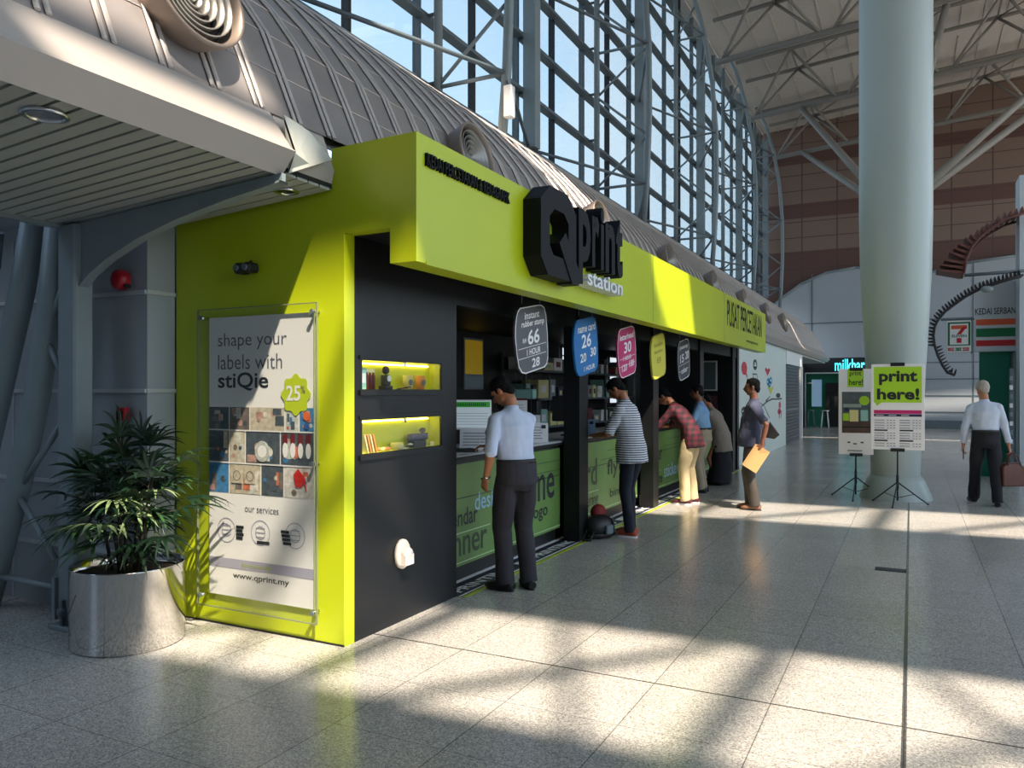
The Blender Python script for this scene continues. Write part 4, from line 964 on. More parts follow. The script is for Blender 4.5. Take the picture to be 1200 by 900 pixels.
bd3.poly(s, [(.67, 2.83), (.93, 2.83), (.93, 2.76), (.67, 2.76)], so, .005); bd3.poly(s, [(.93, 2.80), (.83, 2.66), (.76, 2.66), (.86, 2.80)], sr, .0055); bd3.rect(s, .76, 2.50, .08, .09, sr, .0055)
bd3.text(s, 'ELEVEN', .68, 2.605, .24, .05, sgn, .006, 0, .03)
for x in (.62, .74, .86): bd3.rect(s, x, 2.35, .1, .06, sr if x != .74 else sgn, .003)
bd3.text(s, 'OPEN 24 HRS', .64, 2.365, .31, .03, paper, .005)
sp_(s, 'logo', LB)
s = MB(); s.box((1.70, 16.3, 0), (1.86, 16.9, 5.4), pw2); s.box((1.83, 16.7, 0), (4.5, 17.2, 5.0), pw2); sp_(s, 'side_pier')
t = thing('drinks_rack', 'dark rack with small white items at the shop doorway', 'rack', (1.60, 16.4, 0)); s = MB(); s.box((-.04, -.1, 0), (.02, .1, 2.0), steel_d); s.build('frame', t)
for k in range(9):
    s = MB(); s.rbox((-.05, -.11, .5+.16*k), (.0, -.08, .58+.16*k), paper if k % 2 else steel, .004); s.build('item', t)
# curved canopies of the opposite pod with comb-like fins
rustm = mat('rust_fin', srgb(110, 66, 58), .55); finm = mat('dark_fin', srgb(34, 30, 34), .5)
def canopy(name, lab, pts, y, fm, depth, fl, w0, n, grow=0):
    t = thing(name, lab, 'canopy', (pts[0][0], y, pts[0][1])); o_ = Vector(t.location)
    P = [Vector((x, y, z)) for x, z in pts]
    def bp(mb, nn): o = mb.build(nn, t); o.matrix_parent_inverse = Matrix.Translation(-o_); return o
    for d in (0, depth):
        s = MB(); s.path([p+Vector((0, d, 0)) for p in P], (.02, .05), fm, 6); bp(s, 'curved_rail')
    L = [0]
    for a, b in zip(P, P[1:]): L.append(L[-1]+(b-a).length)
    for k in range(n):
        q = (k+.5)/n*L[-1]
        for i in range(len(P)-1):
            if L[i+1] >= q: break
        f_ = (q-L[i])/(L[i+1]-L[i]); p = P[i].lerp(P[i+1], f_); tg = (P[i+1]-P[i]).normalized(); nr = Vector((tg.z, 0, -tg.x))
        if nr.x > 0 and abs(nr.x) > .2 or nr.z < -.2: nr = -nr
        s = MB(); a = p+nr*.02; b = p+nr*(fl+grow*max(0, (k+.5)/n-.45)**1.3)
        s.prism([a, a+tg*w0, b+tg*w0*.3, b], (0, depth, 0), fm); bp(s, 'fin')
    return t
canopy('curved_canopy', 'dark curved canopy rib with comb-like fins hanging by the shop', [(1.72, 3.60), (1.4, 3.52), (1.1, 3.42), (.88, 3.30), (.71, 3.17), (.55, 3.04), (.44, 2.90), (.38, 2.76), (.36, 2.6), (.38, 2.42), (.43, 2.24), (.51, 2.05), (.58, 1.93), (.70, 1.88)], 16.0, finm, .22, .105, .035, 44)
canopy('curved_canopy', 'rust brown curved canopy with broad slats above the shop sign', [(1.80, 4.70), (1.5, 4.62), (1.29, 4.50), (1.10, 4.34), (.97, 4.17), (.88, 3.95), (.84, 3.70)], 16.1, rustm, .7, .12, .06, 17, .75)
t = thing('canopy_beam', 'thin dark beam between the brown and the dark curved canopies', 'beam', (1.2, 16.05, 3.66)); s = MB(); s.tube((-.36, 0, 0), (.6, 0, .02), .03, steel_d, 8); s.build('beam', t)
t = thing('floodlight', 'small round grey floodlight on the dark curved canopy', 'light', (1.18, 15.93, 3.38)); s = MB(); s.ell((0, 0, 0), (.1, .06, .06), steel, 12); s.build('housing', t)

# ------------------------------------------------------------------ planter and palm
def planter_mat():
    m = mat('brushed_steel', (.66, .65, .64, 1), .11, 1.); nt = m.node_tree; b = nt.nodes['Principled BSDF']; b.inputs['Anisotropic'].default_value = .3
    return m
px, py = -4.465, 3.325
t = thing('steel_planter', 'round brushed steel planter on the floor beside the lime booth', 'planter', (px, py, 0))
s = MB(); s.lathe([(0, .012), (.318, .012), (.322, .005), (.33, .0), (.338, .012), (.338, .49), (.342, .497), (.338, .503), (.33, .498), (.33, .42)], (0, 0, 0), planter_mat(), 64); s.build('shell', t)
s = MB(); s.lathe([(0, .44), (.15, .445), (.329, .43)], (0, 0, 0), mat('soil', (.035, .022, .015, 1), .9, bump=.8, scale=40), 30); o = s.build('soil', t)
s = MB(); ms = mat('tape_mark', srgb(60, 58, 56), .5)
def arc_(s, ang0, ang1, z0, z1, n=14):
    v = []; 
    for k in range(n+1):
        a = R(ang0+(ang1-ang0)*k/n); z = z0+(z1-z0)*math.sin(math.pi*k/n*.5+.3*k/n); v += [(.3392*math.cos(a), .3392*math.sin(a), z), (.3392*math.cos(a), .3392*math.sin(a), z+.008)]
    s.add(v, [(2*k, 2*k+2, 2*k+3, 2*k+1) for k in range(n)], ms)
arc_(s, -95, -125, .36, .22); arc_(s, -118, -108, .22, .1); s.build('scuff_mark', t)
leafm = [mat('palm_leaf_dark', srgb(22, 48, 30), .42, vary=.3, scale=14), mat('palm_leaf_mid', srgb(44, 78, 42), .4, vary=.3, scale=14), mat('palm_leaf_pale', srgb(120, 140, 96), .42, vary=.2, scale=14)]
stemm = mat('palm_stem', srgb(44, 44, 28), .7)
pt = thing('potted_palm', 'bushy dark green fan palm growing in the steel planter', 'plant', (px, py, .44))
random.seed(5)
def fan(base, direc, size, mi, nl=8, droop=.35):
    s = MB(); d = Vector(direc).normalized(); up = Vector((0, 0, 1)); side = d.cross(up)
    side = side.normalized() if side.length > .05 else Vector((1, 0, 0)); nrm = side.cross(d).normalized()
    for k in range(nl):
        a = R(-78+156*k/(nl-1))*1. + random.uniform(-.08, .08)
        ld = (d*math.cos(a)+side*math.sin(a)).normalized(); ln = size*random.uniform(.82, 1.08)*(1-.18*abs(a))
        w = size*.042*random.uniform(.85, 1.2); wd = nrm.cross(ld).normalized()
        pts = []; 
        for j in range(6):
            q = j/5; p = Vector(base)+ld*ln*q+nrm*ln*.12*math.sin(q*2.2); p.z -= droop*ln*q*q; pts.append(p)
        ws = [w*.35, w*.9, w*1.05, w*.95, w*.6, w*.08]
        vs = []
        for p, wi in zip(pts, ws): vs += [p-wd*wi, p-nrm*wi*.45, p+wd*wi]
        fs = []
        for j in range(5): fs += [(3*j, 3*j+1, 3*j+4, 3*j+3), (3*j+1, 3*j+2, 3*j+5, 3*j+4)]
        s.add(vs, fs, leafm[mi], True)
    return s
stems = [(-.12, .02, .56), (.03, -.05, .66), (.12, .04, .60), (-.02, .08, .70), (.0, -.1, .42), (-.17, -.06, .46), (.18, -.04, .44), (.09, -.12, .34)]
for (sx, sy, sh) in stems:
    s = MB(); s.path([(sx*.6, sy*.6, -.02), (sx*.9, sy*.9, sh*.5), (sx*1.3, sy*1.3, sh)], [.012, .011, .009], stemm, 7); s.build('stem', pt)
nf = 0
for (sx, sy, sh) in stems:
    for k in range(10):
        az = k*2.4+sx*20; q = k/9; el = R(70-80*(1-q)*.9 - random.uniform(0, 18)) if k < 9 else R(80)
        p0 = Vector((sx*1.3, sy*1.3, sh*(.62+.38*q))); pl = random.uniform(.12, .24)
        d = Vector((math.cos(az)*math.cos(el), math.sin(az)*math.cos(el), math.sin(el)))
        p1 = p0+d*pl; 
        if p1.y > .2: p1.y = .2
        s = MB(); s.path([p0, p0.lerp(p1, .5)+Vector((0, 0, .02)), p1], [.004, .003, .0025], stemm, 5)
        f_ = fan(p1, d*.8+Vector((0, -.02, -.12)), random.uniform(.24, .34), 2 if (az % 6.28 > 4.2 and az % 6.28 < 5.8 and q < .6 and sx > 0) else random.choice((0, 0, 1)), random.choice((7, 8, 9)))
        s.v += f_.v[:0]; b = len(s.v); s.v += f_.v; mi = [s.mi(m) for m in f_.mats]
        for fc, m_, sm_ in zip(f_.f, f_.m, f_.sm): s.f.append([b+i for i in fc]); s.m.append(mi[m_]); s.sm.append(sm_)
        for i, v in enumerate(s.v):
            if v.x < -.17: s.v[i].y = min(v.y, .27)
            else: s.v[i].y = min(v.y, .44)
        s.build('frond', pt)
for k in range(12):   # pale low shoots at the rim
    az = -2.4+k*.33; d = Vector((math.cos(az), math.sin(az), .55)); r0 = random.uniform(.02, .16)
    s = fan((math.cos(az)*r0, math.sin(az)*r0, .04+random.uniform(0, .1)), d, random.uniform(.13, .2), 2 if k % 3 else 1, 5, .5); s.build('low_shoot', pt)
# ------------------------------------------------------------------ people
def remeshed(mb, name, parent, m, vox=.009, smooth=6, folds=0., fscale=9.):
    s = MB(); s.v = mb.v; s.f = mb.f; s.m = [0]*len(mb.f); s.sm = [True]*len(mb.f); s.mats = [m]
    o = s.build(name)
    r = o.modifiers.new('r', 'REMESH'); r.mode = 'VOXEL'; r.voxel_size = vox; r.use_smooth_shade = True
    sm = o.modifiers.new('s', 'SMOOTH'); sm.iterations = smooth; sm.factor = .5
    dg = bpy.context.evaluated_depsgraph_get(); dg.update()
    me = bpy.data.meshes.new_from_object(o.evaluated_get(dg))
    if folds:
        me.update(); nn = [v.normal.copy() for v in me.vertices]
        for v, n in zip(me.vertices, nn):
            p = v.co
            q = noise.noise(Vector((p.x*fscale, p.y*fscale, p.z*fscale*.55)))+.5*noise.noise(Vector((p.x*fscale*2, p.y*fscale*2, p.z*fscale*1.3+5)))
            v.co = p+n*q*folds
    old = o.data; o.data = me; o.modifiers.clear(); bpy.data.meshes.remove(old)
    me.materials.clear(); me.materials.append(m)
    me.polygons.foreach_set('use_smooth', [True]*len(me.polygons)); me.polygons.foreach_set('material_index', [0]*len(me.polygons))
    o.parent = parent; o.name = name
    return o
def ik(a, b, l1, l2, pole):
    a = Vector(a); b = Vector(b); d = b-a; L = min(d.length, (l1+l2)*.999); dn = d.normalized(); b = a+dn*L
    x = (l1*l1-l2*l2+L*L)/(2*L); h = math.sqrt(max(l1*l1-x*x, 0)); p = Vector(pole); p = (p-dn*p.dot(dn)).normalized()
    return a+dn*x+p*h, b
skin = mat('skin_tan', srgb(176, 116, 84), .5, vary=.06); skin_d = mat('skin_brown', srgb(126, 80, 60), .5, vary=.06)
hairb = mat('hair_black', (.005, .005, .006, 1), .75, spec=.15, bump=.5, scale=60); hairg = mat('hair_grey', srgb(170, 160, 148), .6, bump=.5, scale=60)
def hand(s, w, d, pn, side, curl, sc=1.):
    # w wrist, d direction, pn palm normal (curl goes towards it), side: +1 thumb along +t
    w = Vector(w); d = Vector(d).normalized(); pn = Vector(pn); pn = (pn-d*pn.dot(d)).normalized(); t = d.cross(pn)*side
    s.path([w-d*.03, w+d*.01, w+d*.05, w+d*.09], [(.024, .02), (.03, .017), (.04, .014), (.038, .012)], skin, 10, up=t)
    for k, (o, l) in enumerate(((.03, .072), (.010, .08), (-.011, .074), (-.031, .058))):
        p = w+d*.085+t*o; dd = d.copy(); pts = [p-d*.02, p]
        for j, f_ in enumerate((.45, .32, .23)):
            a = curl*(.5+.35*j); dd = (dd*math.cos(a)+pn*math.sin(a)).normalized() if j == 0 else (Matrix.Rotation(a, 3, dd.cross(pn).normalized() if dd.cross(pn).length > .1 else t) @ dd)
            p = p+dd*l*f_*sc; pts.append(p.copy())
        s.path(pts, [.0095, .0095, .009, .0085, .0065], skin, 7)
    p = w+d*.02+t*.026
    s.path([p, p+(t*.7+d*.5+pn*.2).normalized()*.035, p+(t*.5+d*.8+pn*.5).normalized()*.068], [.013, .011, .008], skin, 7)
def person(label, loc, rz, H=1.72, lean=5, side=0, wristL=(-.25, .05, .85), wristR=(.25, .05, .85), poleL=(-.4, -1, 0), poleR=(.4, -1, 0),
           ankL=(-.1, .0, .08), ankR=(.1, 0, .08), kneep=(0, 1, 0), toeL=0, toeR=0, hpitch=10, hyaw=0, sk=None, hair=None, shirt=None, sleeve=1.0, tuck=True,
           trouser=None, shoe=None, belly=0., skirt=False, curl=.5, vox=.009, glasses=False, moust=False, shoeS=None, baldtop=False, legw=1., sock=None, hipz=.93, hem=.0, pnL=None, pnR=None, hip=(0, 0)):
    sk = sk or skin; hair = hair or hairb; k = H/1.72
    t = thing('person', label, 'person', loc, R(rz))
    V = Vector; le = R(lean); sp = V((math.sin(R(side)), math.sin(le), math.cos(le))).normalized(); rt = V((1, 0, 0)); rt = (rt-sp*rt.dot(sp)).normalized(); fw = sp.cross(rt)*1.
    if fw.y < 0: fw = -fw
    pel = V((hip[0], hip[1], hipz*k+.02)); nb = pel+sp*.53*k
    sp0 = V((sp.x*.3, math.sin(le*.25), math.cos(le*.25))).normalized()
    def T(q): return pel+sp0*q*k if q < .1 else pel+sp0*.1*k+sp*(q-.1)*k
    nb = T(.53)
    shL = T(.43)-rt*.17*k; shR = T(.43)+rt*.17*k
    elL, wL = ik(shL, wristL, .29*k, .26*k, poleL); elR, wR = ik(shR, wristR, .29*k, .26*k, poleR)
    hpL = pel+V((-.092, 0, -.02)); hpR = pel+V((.092, 0, -.02))
    knL, aL = ik(hpL, ankL, .435*k, .425*k, kneep); knR, aR = ik(hpR, ankR, .435*k, .425*k, kneep)
    # head frame
    q = Matrix.Rotation(R(hyaw), 3, 'Z') @ Matrix.Rotation(-R(hpitch), 3, 'X'); hx = q @ V((1, 0, 0)); hy = q @ V((0, 1, 0)); hz = q @ V((0, 0, 1))
    nk = nb+sp*.05+V((0, .01, .02)); hc = nk+hz*.10+hy*.015
    HM = Matrix(((hx.x, hy.x, hz.x, 0), (hx.y, hy.y, hz.y, 0), (hx.z, hy.z, hz.z, 0), (0, 0, 0, 1)))
    def hp(x, y, z): return hc+HM.to_3x3() @ V((x, y, z))
    # --- body: one continuous surface
    s = MB()
    s.path([T(-.1), T(0), T(.14), T(.27), T(.40), T(.47), T(.53)], [(.10, .085), (.13, .095), (.12, .09), (.125, .09), (.135, .09), (.12, .065), (.055, .055)], sk, 20, up=rt)
    s.path([T(.48), nk, nk.lerp(hc, .75)], [.062, .054, .05], sk, 14)
    for q_ in (shL, shR): s.path([T(.47), q_], [.035, .036], sk, 10)
    HT = HM
    s.ell(hp(0, -.008, .03), (.073, .092, .088), sk, 20, HT); s.ell(hp(0, .022, -.03), (.058, .066, .08), sk, 18, HT); s.ell(hp(0, .038, -.082), (.036, .04, .028), sk, 14, HT)
    s.ell(hp(-.034, .02, -.06), (.028, .04, .03), sk, 12, HT); s.ell(hp(.034, .02, -.06), (.028, .04, .03), sk, 12, HT)
    s.path([hp(0, .082, .022), hp(0, .094, .0), hp(0, .112, -.026), hp(0, .092, -.036)], [.009, .010, .0125, .010], sk, 8)
    s.ell(hp(0, .084, -.056), (.021, .011, .006), sk, 10, HT); s.ell(hp(0, .082, -.067), (.018, .011, .006), sk, 10, HT); s.ell(hp(0, .082, .026), (.045, .012, .008), sk, 10, HT)
    for e in (-1, 1): s.ell(hp(.074*e, -.006, -.012), (.009, .018, .03), sk, 10, HT)
    for a, b, c in ((shL, elL, wL), (shR, elR, wR)): s.path([a, a.lerp(b, .5), b, b.lerp(c, .35), c], [.045, .042, .036, .036, .024], sk, 12)
    for (e, w, sd, pn) in ((elL, wL, 1, pnL), (elR, wR, -1, pnR)):
        d = (w-e).normalized(); pn_ = V(pn) if pn else (V((1*sd, .25, 0)) if d.z < -.6 else V((0, 0, -1)))
        tt = d.cross((pn_-d*pn_.dot(d)).normalized()); want = V((0, 1, 0)) if d.z < -.6 else V((sd, 0, .3))
        hand(s, w, d, pn_, 1 if tt.dot(want) > 0 else -1, curl)
    for a, b, c in ((hpL, knL, aL), (hpR, knR, aR)): s.path([a, b, c], [.07, .05, .038], sk, 10)
    remeshed(s, 'body', t, sk, vox*.72, 2)
    # --- hair, eyes
    s = MB(); s.ell(hp(0, -.014, .047), (.079, .094, .08), hair, 20, HT); s.ell(hp(0, -.045, .015), (.075, .058, .07), hair, 18, HT); s.ell(hp(0, -.065, -.03), (.055, .04, .05), hair, 14, HT)
    s.ell(hp(0, .03, .095), (.055, .04, .022), hair, 12, HT)
    for e in (-1, 1): s.ell(hp(.068*e, .012, .012), (.012, .018, .035), hair, 10, HT)
    remeshed(s, 'hair', t, hair, .008, 2, .004, 50)
    s = MB()
    for e in (-1, 1): s.ell(hp(.03*e, .079, .006), (.012, .008, .007), blk, 8, HT); s.path([hp(.014*e, .088, .026), hp(.034*e, .086, .03), hp(.05*e, .074, .024)], .004, hairb, 5)
    if moust: s.path([hp(-.026, .086, -.05), hp(0, .1, -.043), hp(.026, .086, -.05)], .007, hairb, 6)
    s.build('eyes_and_brows', t)
    if glasses:
        s = MB()
        for e in (-1, 1):
            c_ = hp(.032*e, .098, .004); pts = [c_+hx*.024*math.cos(a)+hz*.018*math.sin(a) for a in [2*math.pi*i/12 for i in range(13)]]; s.path(pts, .0025, blk, 5); s.path([hp(.056*e, .095, .008), hp(.076*e, .0, .008)], .0022, blk, 5)
        s.path([hp(-.01, .1, .006), hp(.01, .1, .006)], .0025, blk, 5); s.build('spectacles', t)
    # --- shirt
    s = MB(); b0 = .065 if tuck else -.13-hem
    rs = [(b0, (.166 if tuck else .196, (.125 if tuck else .165)+belly*.5)), (max(b0+.06, .02), (.166 if tuck else .188, (.124 if tuck else .146)+belly)), (.14, (.164, .122+belly)), (.26, (.176, .125+belly*.5)), (.37, (.192, .128)), (.45, (.172, .1)), (.495, (.11, .08)), (.53, (.062, .064))]
    if b0+.06 >= .14: rs.pop(1)
    s.path([T(a)+fw*(belly*.6 if a < .3 else 0) for a, _ in rs], [r for _, r in rs], shirt, 24, up=rt)
    for a, b, c in ((shL, elL, wL), (shR, elR, wR)):
        s.ell(a, (.057, .06, .055), shirt, 12); s.path([T(.495), T(.475).lerp(a, .6), a+sp*.004], [.05, .058, .056], shirt, 14)
        if sleeve <= 1.: e = a.lerp(b, sleeve); s.path([a, a.lerp(e, .5), e], [.056, .056, .058], shirt, 14)
        else: e = b.lerp(c, sleeve-1); s.path([a, a.lerp(b, .5), b, e], [.056, .054, .05, .04 if sleeve > 1.4 else .05], shirt, 14)
    remeshed(s, 'shirt', t, shirt, vox, 3, .010, 9)
    s = MB(); s.lathe([(.062, -.012), (.066, .0), (.06, .032), (.054, .034), (.054, -.01)], T(.515), shirt, 20, rt.to_track_quat('X', 'Z').to_matrix().to_4x4() if False else Matrix(((rt.x, fw.x, sp.x, 0), (rt.y, fw.y, sp.y, 0), (rt.z, fw.z, sp.z, 0), (0, 0, 0, 1)))); s.build('collar', t)
    # --- trousers or skirt
    s = MB()
    if skirt:
        s.path([pel+V((0, 0, .05)), pel+V((0, 0, -.15)), pel+V((0, .0, -.5)), V((hip[0]*.5, hip[1]*.3, .05))], [(.155, .12), (.18, .15), (.2, .18), (.24, .21)], trouser, 24, up=(1, 0, 0))
    else:
        s.path([pel+sp0*.10, pel+V((0, 0, .02)), pel+V((0, -.01, -.07)), pel+V((0, 0, -.12))], [(.172, .132+belly*.7), (.178, .136), (.184, .138), (.14, .115)] if tuck else [(.15, .11), (.165, .122), (.172, .128), (.135, .11)], trouser, 22, up=(1, 0, 0))
        for h_, kn, a_ in ((hpL, knL, aL), (hpR, knR, aR)):
            e = a_+(kn-a_).normalized()*.0; e.z = max(e.z-.03, .045)
            s.path([h_+V((0, 0, -.02)), h_.lerp(kn, .5), kn, kn.lerp(e, .5), e], [(.088*legw**.4, .1*legw**.5), (.084*legw, .092*legw), .072*legw, .068*legw, .068*legw], trouser, 14, up=(1, 0, 0))
    remeshed(s, 'skirt' if skirt else 'trousers', t, trouser, vox, 8, .011, 7)
    if tuck and not skirt:
        s = MB(); s.path([pel+sp0*.08, pel+sp0*.112], [(.174, .134+belly*.7), (.173, .132+belly*.7)], blk, 26, up=(1, 0, 0)); s.build('belt', t)
    # --- shoes
    for a_, to in ((aL, toeL), (aR, toeR)):
        d = V((math.sin(R(to)), math.cos(R(to)), 0)); b_ = V((a_.x, a_.y, max(a_.z-.08, 0)))
        s = MB(); pts = [b_-d*.075+V((0, 0, .035)), b_-d*.03+V((0, 0, .045)), b_+d*.06+V((0, 0, .04)), b_+d*.13+V((0, 0, .032)), b_+d*.185+V((0, 0, .026))]
        s.path(pts, [(.03, .034), (.038, .05), (.043, .042), (.045, .033), (.03, .018)], shoe, 14, up=d.cross(V((0, 0, 1))))
        s.v = [V((v.x, v.y, max(v.z, b_.z+.014))) for v in s.v]; S_ = s.build('shoe', t)
        s = MB(); sd = d.cross(V((0, 0, 1))); out = []
        for i in range(16):
            an = 2*math.pi*i/16; c_ = math.cos(an); out.append(b_+d*(.055+.135*c_)+sd*(.045*math.sin(an)))
        s.prism(out, (0, 0, .018), shoeS or blk); s.build('sole', S_)
        if sock: s = MB(); s.path([b_+V((0, 0, .06)), b_+V((0, 0, .13))], .04, sock, 12); s.build('sock', t)
    t['_w'] = 0; del t['_w']
    M_ = Matrix.Translation(Vector(loc)) @ Matrix.Rotation(R(rz), 4, 'Z')
    return t, {'wL': M_ @ wL, 'wR': M_ @ wR, 'hc': M_ @ hc, 'elL': M_ @ elL}

def wave_mat(name, c1, c2, scale, axis='Z', th=.35):
    m = bpy.data.materials.new(name); m.use_nodes = True; nt = m.node_tree; N = nt.nodes; L = nt.links; b = N['Principled BSDF']; b.inputs['Roughness'].default_value = .8
    tc = N.new('ShaderNodeTexCoord'); sp = N.new('ShaderNodeSeparateXYZ'); L.new(tc.outputs['Object'], sp.inputs[0])
    def st(ax, sc, th):
        a = N.new('ShaderNodeMath'); a.operation = 'MULTIPLY'; a.inputs[1].default_value = sc; L.new(sp.outputs[ax], a.inputs[0])
        f = N.new('ShaderNodeMath'); f.operation = 'FRACT'; a2 = N.new('ShaderNodeMath'); a2.operation = 'ADD'; a2.inputs[1].default_value = 50; L.new(a.outputs[0], a2.inputs[0]); L.new(a2.outputs[0], f.inputs[0])
        g = N.new('ShaderNodeMath'); g.operation = 'LESS_THAN'; g.inputs[1].default_value = th; L.new(f.outputs[0], g.inputs[0]); return g.outputs[0]
    mix = N.new('ShaderNodeMixRGB'); mix.inputs[1].default_value = c1; mix.inputs[2].default_value = c2
    if axis == 'Z': L.new(st('Z', scale, th), mix.inputs[0])
    else:
        ad = N.new('ShaderNodeMath'); ad.operation = 'ADD'; L.new(st('Z', scale, .5), ad.inputs[0]); L.new(st('Y', scale, .5), ad.inputs[1])
        h = N.new('ShaderNodeMath'); h.operation = 'MULTIPLY'; h.inputs[1].default_value = .5; L.new(ad.outputs[0], h.inputs[0]); L.new(h.outputs[0], mix.inputs[0])
    L.new(mix.outputs[0], b.inputs['Base Color']); return m
cl = lambda n, c, **k: mat(n, c, .8, vary=.08, **k)
stripe = wave_mat('striped_jersey', srgb(214, 216, 222), srgb(44, 48, 62), 40, 'Z', .4)
plaid = wave_mat('plaid_cloth', srgb(26, 9, 18), srgb(84, 15, 34), 13, 'P')
shp1 = cl('pale_blue_shirt', srgb(196, 208, 232)); shp2 = cl('light_blue_shirt', srgb(120, 160, 200)); slate = cl('slate_shirt', srgb(66, 70, 94)); shw = cl('white_blue_shirt', srgb(196, 206, 224))
charc = cl('charcoal_trousers', srgb(44, 42, 50)); navyj = cl('navy_jeans', srgb(22, 26, 42)); khaki = cl('khaki_trousers', srgb(200, 182, 142)); greyk = cl('grey_khaki_trousers', srgb(150, 138, 118)); dkbr = cl('dark_brown_trousers', srgb(66, 60, 54)); blkt = cl('black_trousers', srgb(18, 20, 30)); beige = cl('beige_tunic', srgb(140, 130, 120))
tan = mat('tan_shoe', srgb(130, 92, 72), .5); rust = mat('rust_shoe', srgb(168, 72, 44), .5); maro = mat('maroon_shoe', srgb(84, 28, 40), .5)

p1, j1 = person('man in pale blue shirt and charcoal trousers writing at the first counter', (-2.83, 5.60, 0), 62, 1.70, lean=9, wristL=(-.24, .08, .90), wristR=(.0, .36, 1.13), poleL=(-.6, -1, 0), poleR=(.8, -.2, -.6),
   ankL=(-.09, .02, .08), ankR=(.11, -.03, .08), toeL=-22, toeR=15, hpitch=38, hyaw=30, shirt=shp1, sleeve=1.05, trouser=charc, shoe=blk, vox=.0075, curl=.6, legw=1.12)
t = thing('wrist_watch', 'silver watch on the wrist of the man in charcoal trousers', 'watch', j1['wL'].lerp(j1['elL'], .1))
s = MB(); d = (j1['wL']-j1['elL']).normalized(); s.lathe([(.030, -.008), (.033, 0), (.030, .008)], (0, 0, 0), chrome, 18, d.to_track_quat('Z', 'Y').to_matrix().to_4x4()); s.build('strap', t)
t = thing('pen', 'pale pen in the hand of the man writing at the counter', 'pen', j1['wR']+Vector((-.10, -.02, -.0))); s = MB(); s.tube((0, 0, .06), (-.03, -.03, -.06), .005, paper, 8, .003); s.build('barrel', t)
person('man in black and white striped jersey leaning on the counter', (-2.74, 8.26, 0), 84, 1.74, lean=12, wristL=(-.13, .42, 1.10), wristR=(.15, .40, 1.10), poleL=(-.6, -.4, -1), poleR=(.6, -.4, -1),
   ankL=(-.09, -.02, .08), ankR=(.09, .05, .08), hpitch=42, hyaw=8, shirt=stripe, sleeve=.98, tuck=False, hem=.02, trouser=navyj, shoe=rust, shoeS=paper, sock=paper, belly=.02, legw=.9)
person('man in dark red plaid shirt and khaki trousers bent over the counter', (-2.80, 10.98, 0), 86, 1.74, lean=38, wristL=(-.15, .62, 1.09), wristR=(.15, .60, 1.09), poleL=(-.6, -.6, -.6), poleR=(.6, -.6, -.6),
   ankL=(-.10, .02, .08), ankR=(.11, -.03, .08), hpitch=50, hyaw=0, shirt=plaid, sleeve=1.1, tuck=False, hem=.04, trouser=khaki, shoe=maro, shoeS=paper, legw=1.12, hip=(0, -.03))
person('man in light blue shirt and glasses facing the counter', (-2.93, 12.32, 0), 92, 1.64, lean=6, wristL=(-.16, .36, 1.08), wristR=(.16, .36, 1.08), poleL=(-.6, -.6, -.6), poleR=(.6, -.6, -.6),
   hpitch=8, hyaw=8, shirt=shp2, sleeve=1.5, tuck=True, trouser=greyk, shoe=blk, sk=skin_d, glasses=True, belly=.03, vox=.011)
person('person in grey-beige tunic and long black skirt leaning on the far counter', (-2.93, 13.44, 0), 84, 1.6, lean=26, wristL=(-.15, .55, 1.05), wristR=(.15, .55, 1.05), poleL=(-.6, -.6, -.6), poleR=(.6, -.6, -.6),
   hpitch=30, shirt=beige, sleeve=1.6, tuck=False, hem=.16, trouser=blkt, shoe=blk, skirt=True, vox=.012, belly=.02, hipz=.88, hip=(0, -.05))
p6, j6 = person('man in slate shirt standing with a buff envelope in his hand', (-1.90, 10.84, 0), 98, 1.72, lean=-2, wristL=(-.24, -.12, .90), wristR=(.24, .0, .86), poleL=(-.4, -1, 0), ankL=(-.08, -.03, .08), ankR=(.09, .03, .08),
   hpitch=2, hyaw=4, shirt=slate, sleeve=.85, tuck=False, hem=-.03, trouser=dkbr, shoe=tan, sk=skin_d, moust=True, belly=.035, legw=1.08, curl=.9, toeL=8)
t = thing('envelope', 'buff paper envelope held low by the man in the slate shirt', 'envelope', j6['wL']+Vector((0, 0, -.08)), R(98))
s = MB(); s.X = Matrix.Rotation(R(32), 4, 'X'); s.box((-.008, -.10, -.30), (.008, .11, .03), mat('buff_paper', srgb(224, 176, 118), .6)); s.X = Matrix(); s.build('pocket', t)
s = MB(); s.X = Matrix.Rotation(R(32), 4, 'X'); s.prism([(-.0085, -.10, .03), (-.0085, .11, .03), (-.0085, .005, -.05)], (-.001, 0, 0), mat('buff_flap', srgb(206, 158, 104), .6)); s.build('flap', t)
t = thing('shoulder_bag', 'flat black bag hanging behind the back of the slate-shirt man', 'bag', (-1.66, 10.95, 1.05), R(98))
s = MB(); s.prism([(-.03, .04, .14), (-.03, -.09, -.04), (-.03, -.02, -.10), (-.03, .1, -.08)], (.06, 0, 0), blk); s.build('pouch', t, bevel=.01)
s = MB(); s.path([(0, .04, .18), (0, .12, .36), (0, .22, .44)], (.012, .004), blk, 6); s.build('strap', t)
p7, j7 = person('grey-haired man in pale shirt and black trousers walking away with a bag', (.93, 12.72, 0), 2, 1.70, lean=5, side=-2, wristL=(-.27, .05, .83), wristR=(.28, .04, .83), poleL=(-.6, -1, 0), poleR=(.6, -1, 0), ankL=(-.13, .22, .08), ankR=(.13, -.1, .08),
   hpitch=14, hyaw=22, shirt=shw, sleeve=1.85, trouser=blkt, shoe=blk, hair=hairg, sk=skin, belly=.03, curl=1.0, legw=1.1, toeL=-14, toeR=8)
lea = mat('brown_leather', srgb(92, 48, 32), .45, vary=.15, scale=10)
wr = j7['wR']
t = thing('leather_bag', 'brown leather bag in the hand of the man walking away', 'bag', (wr.x+.04, wr.y, wr.z-.56), R(35))
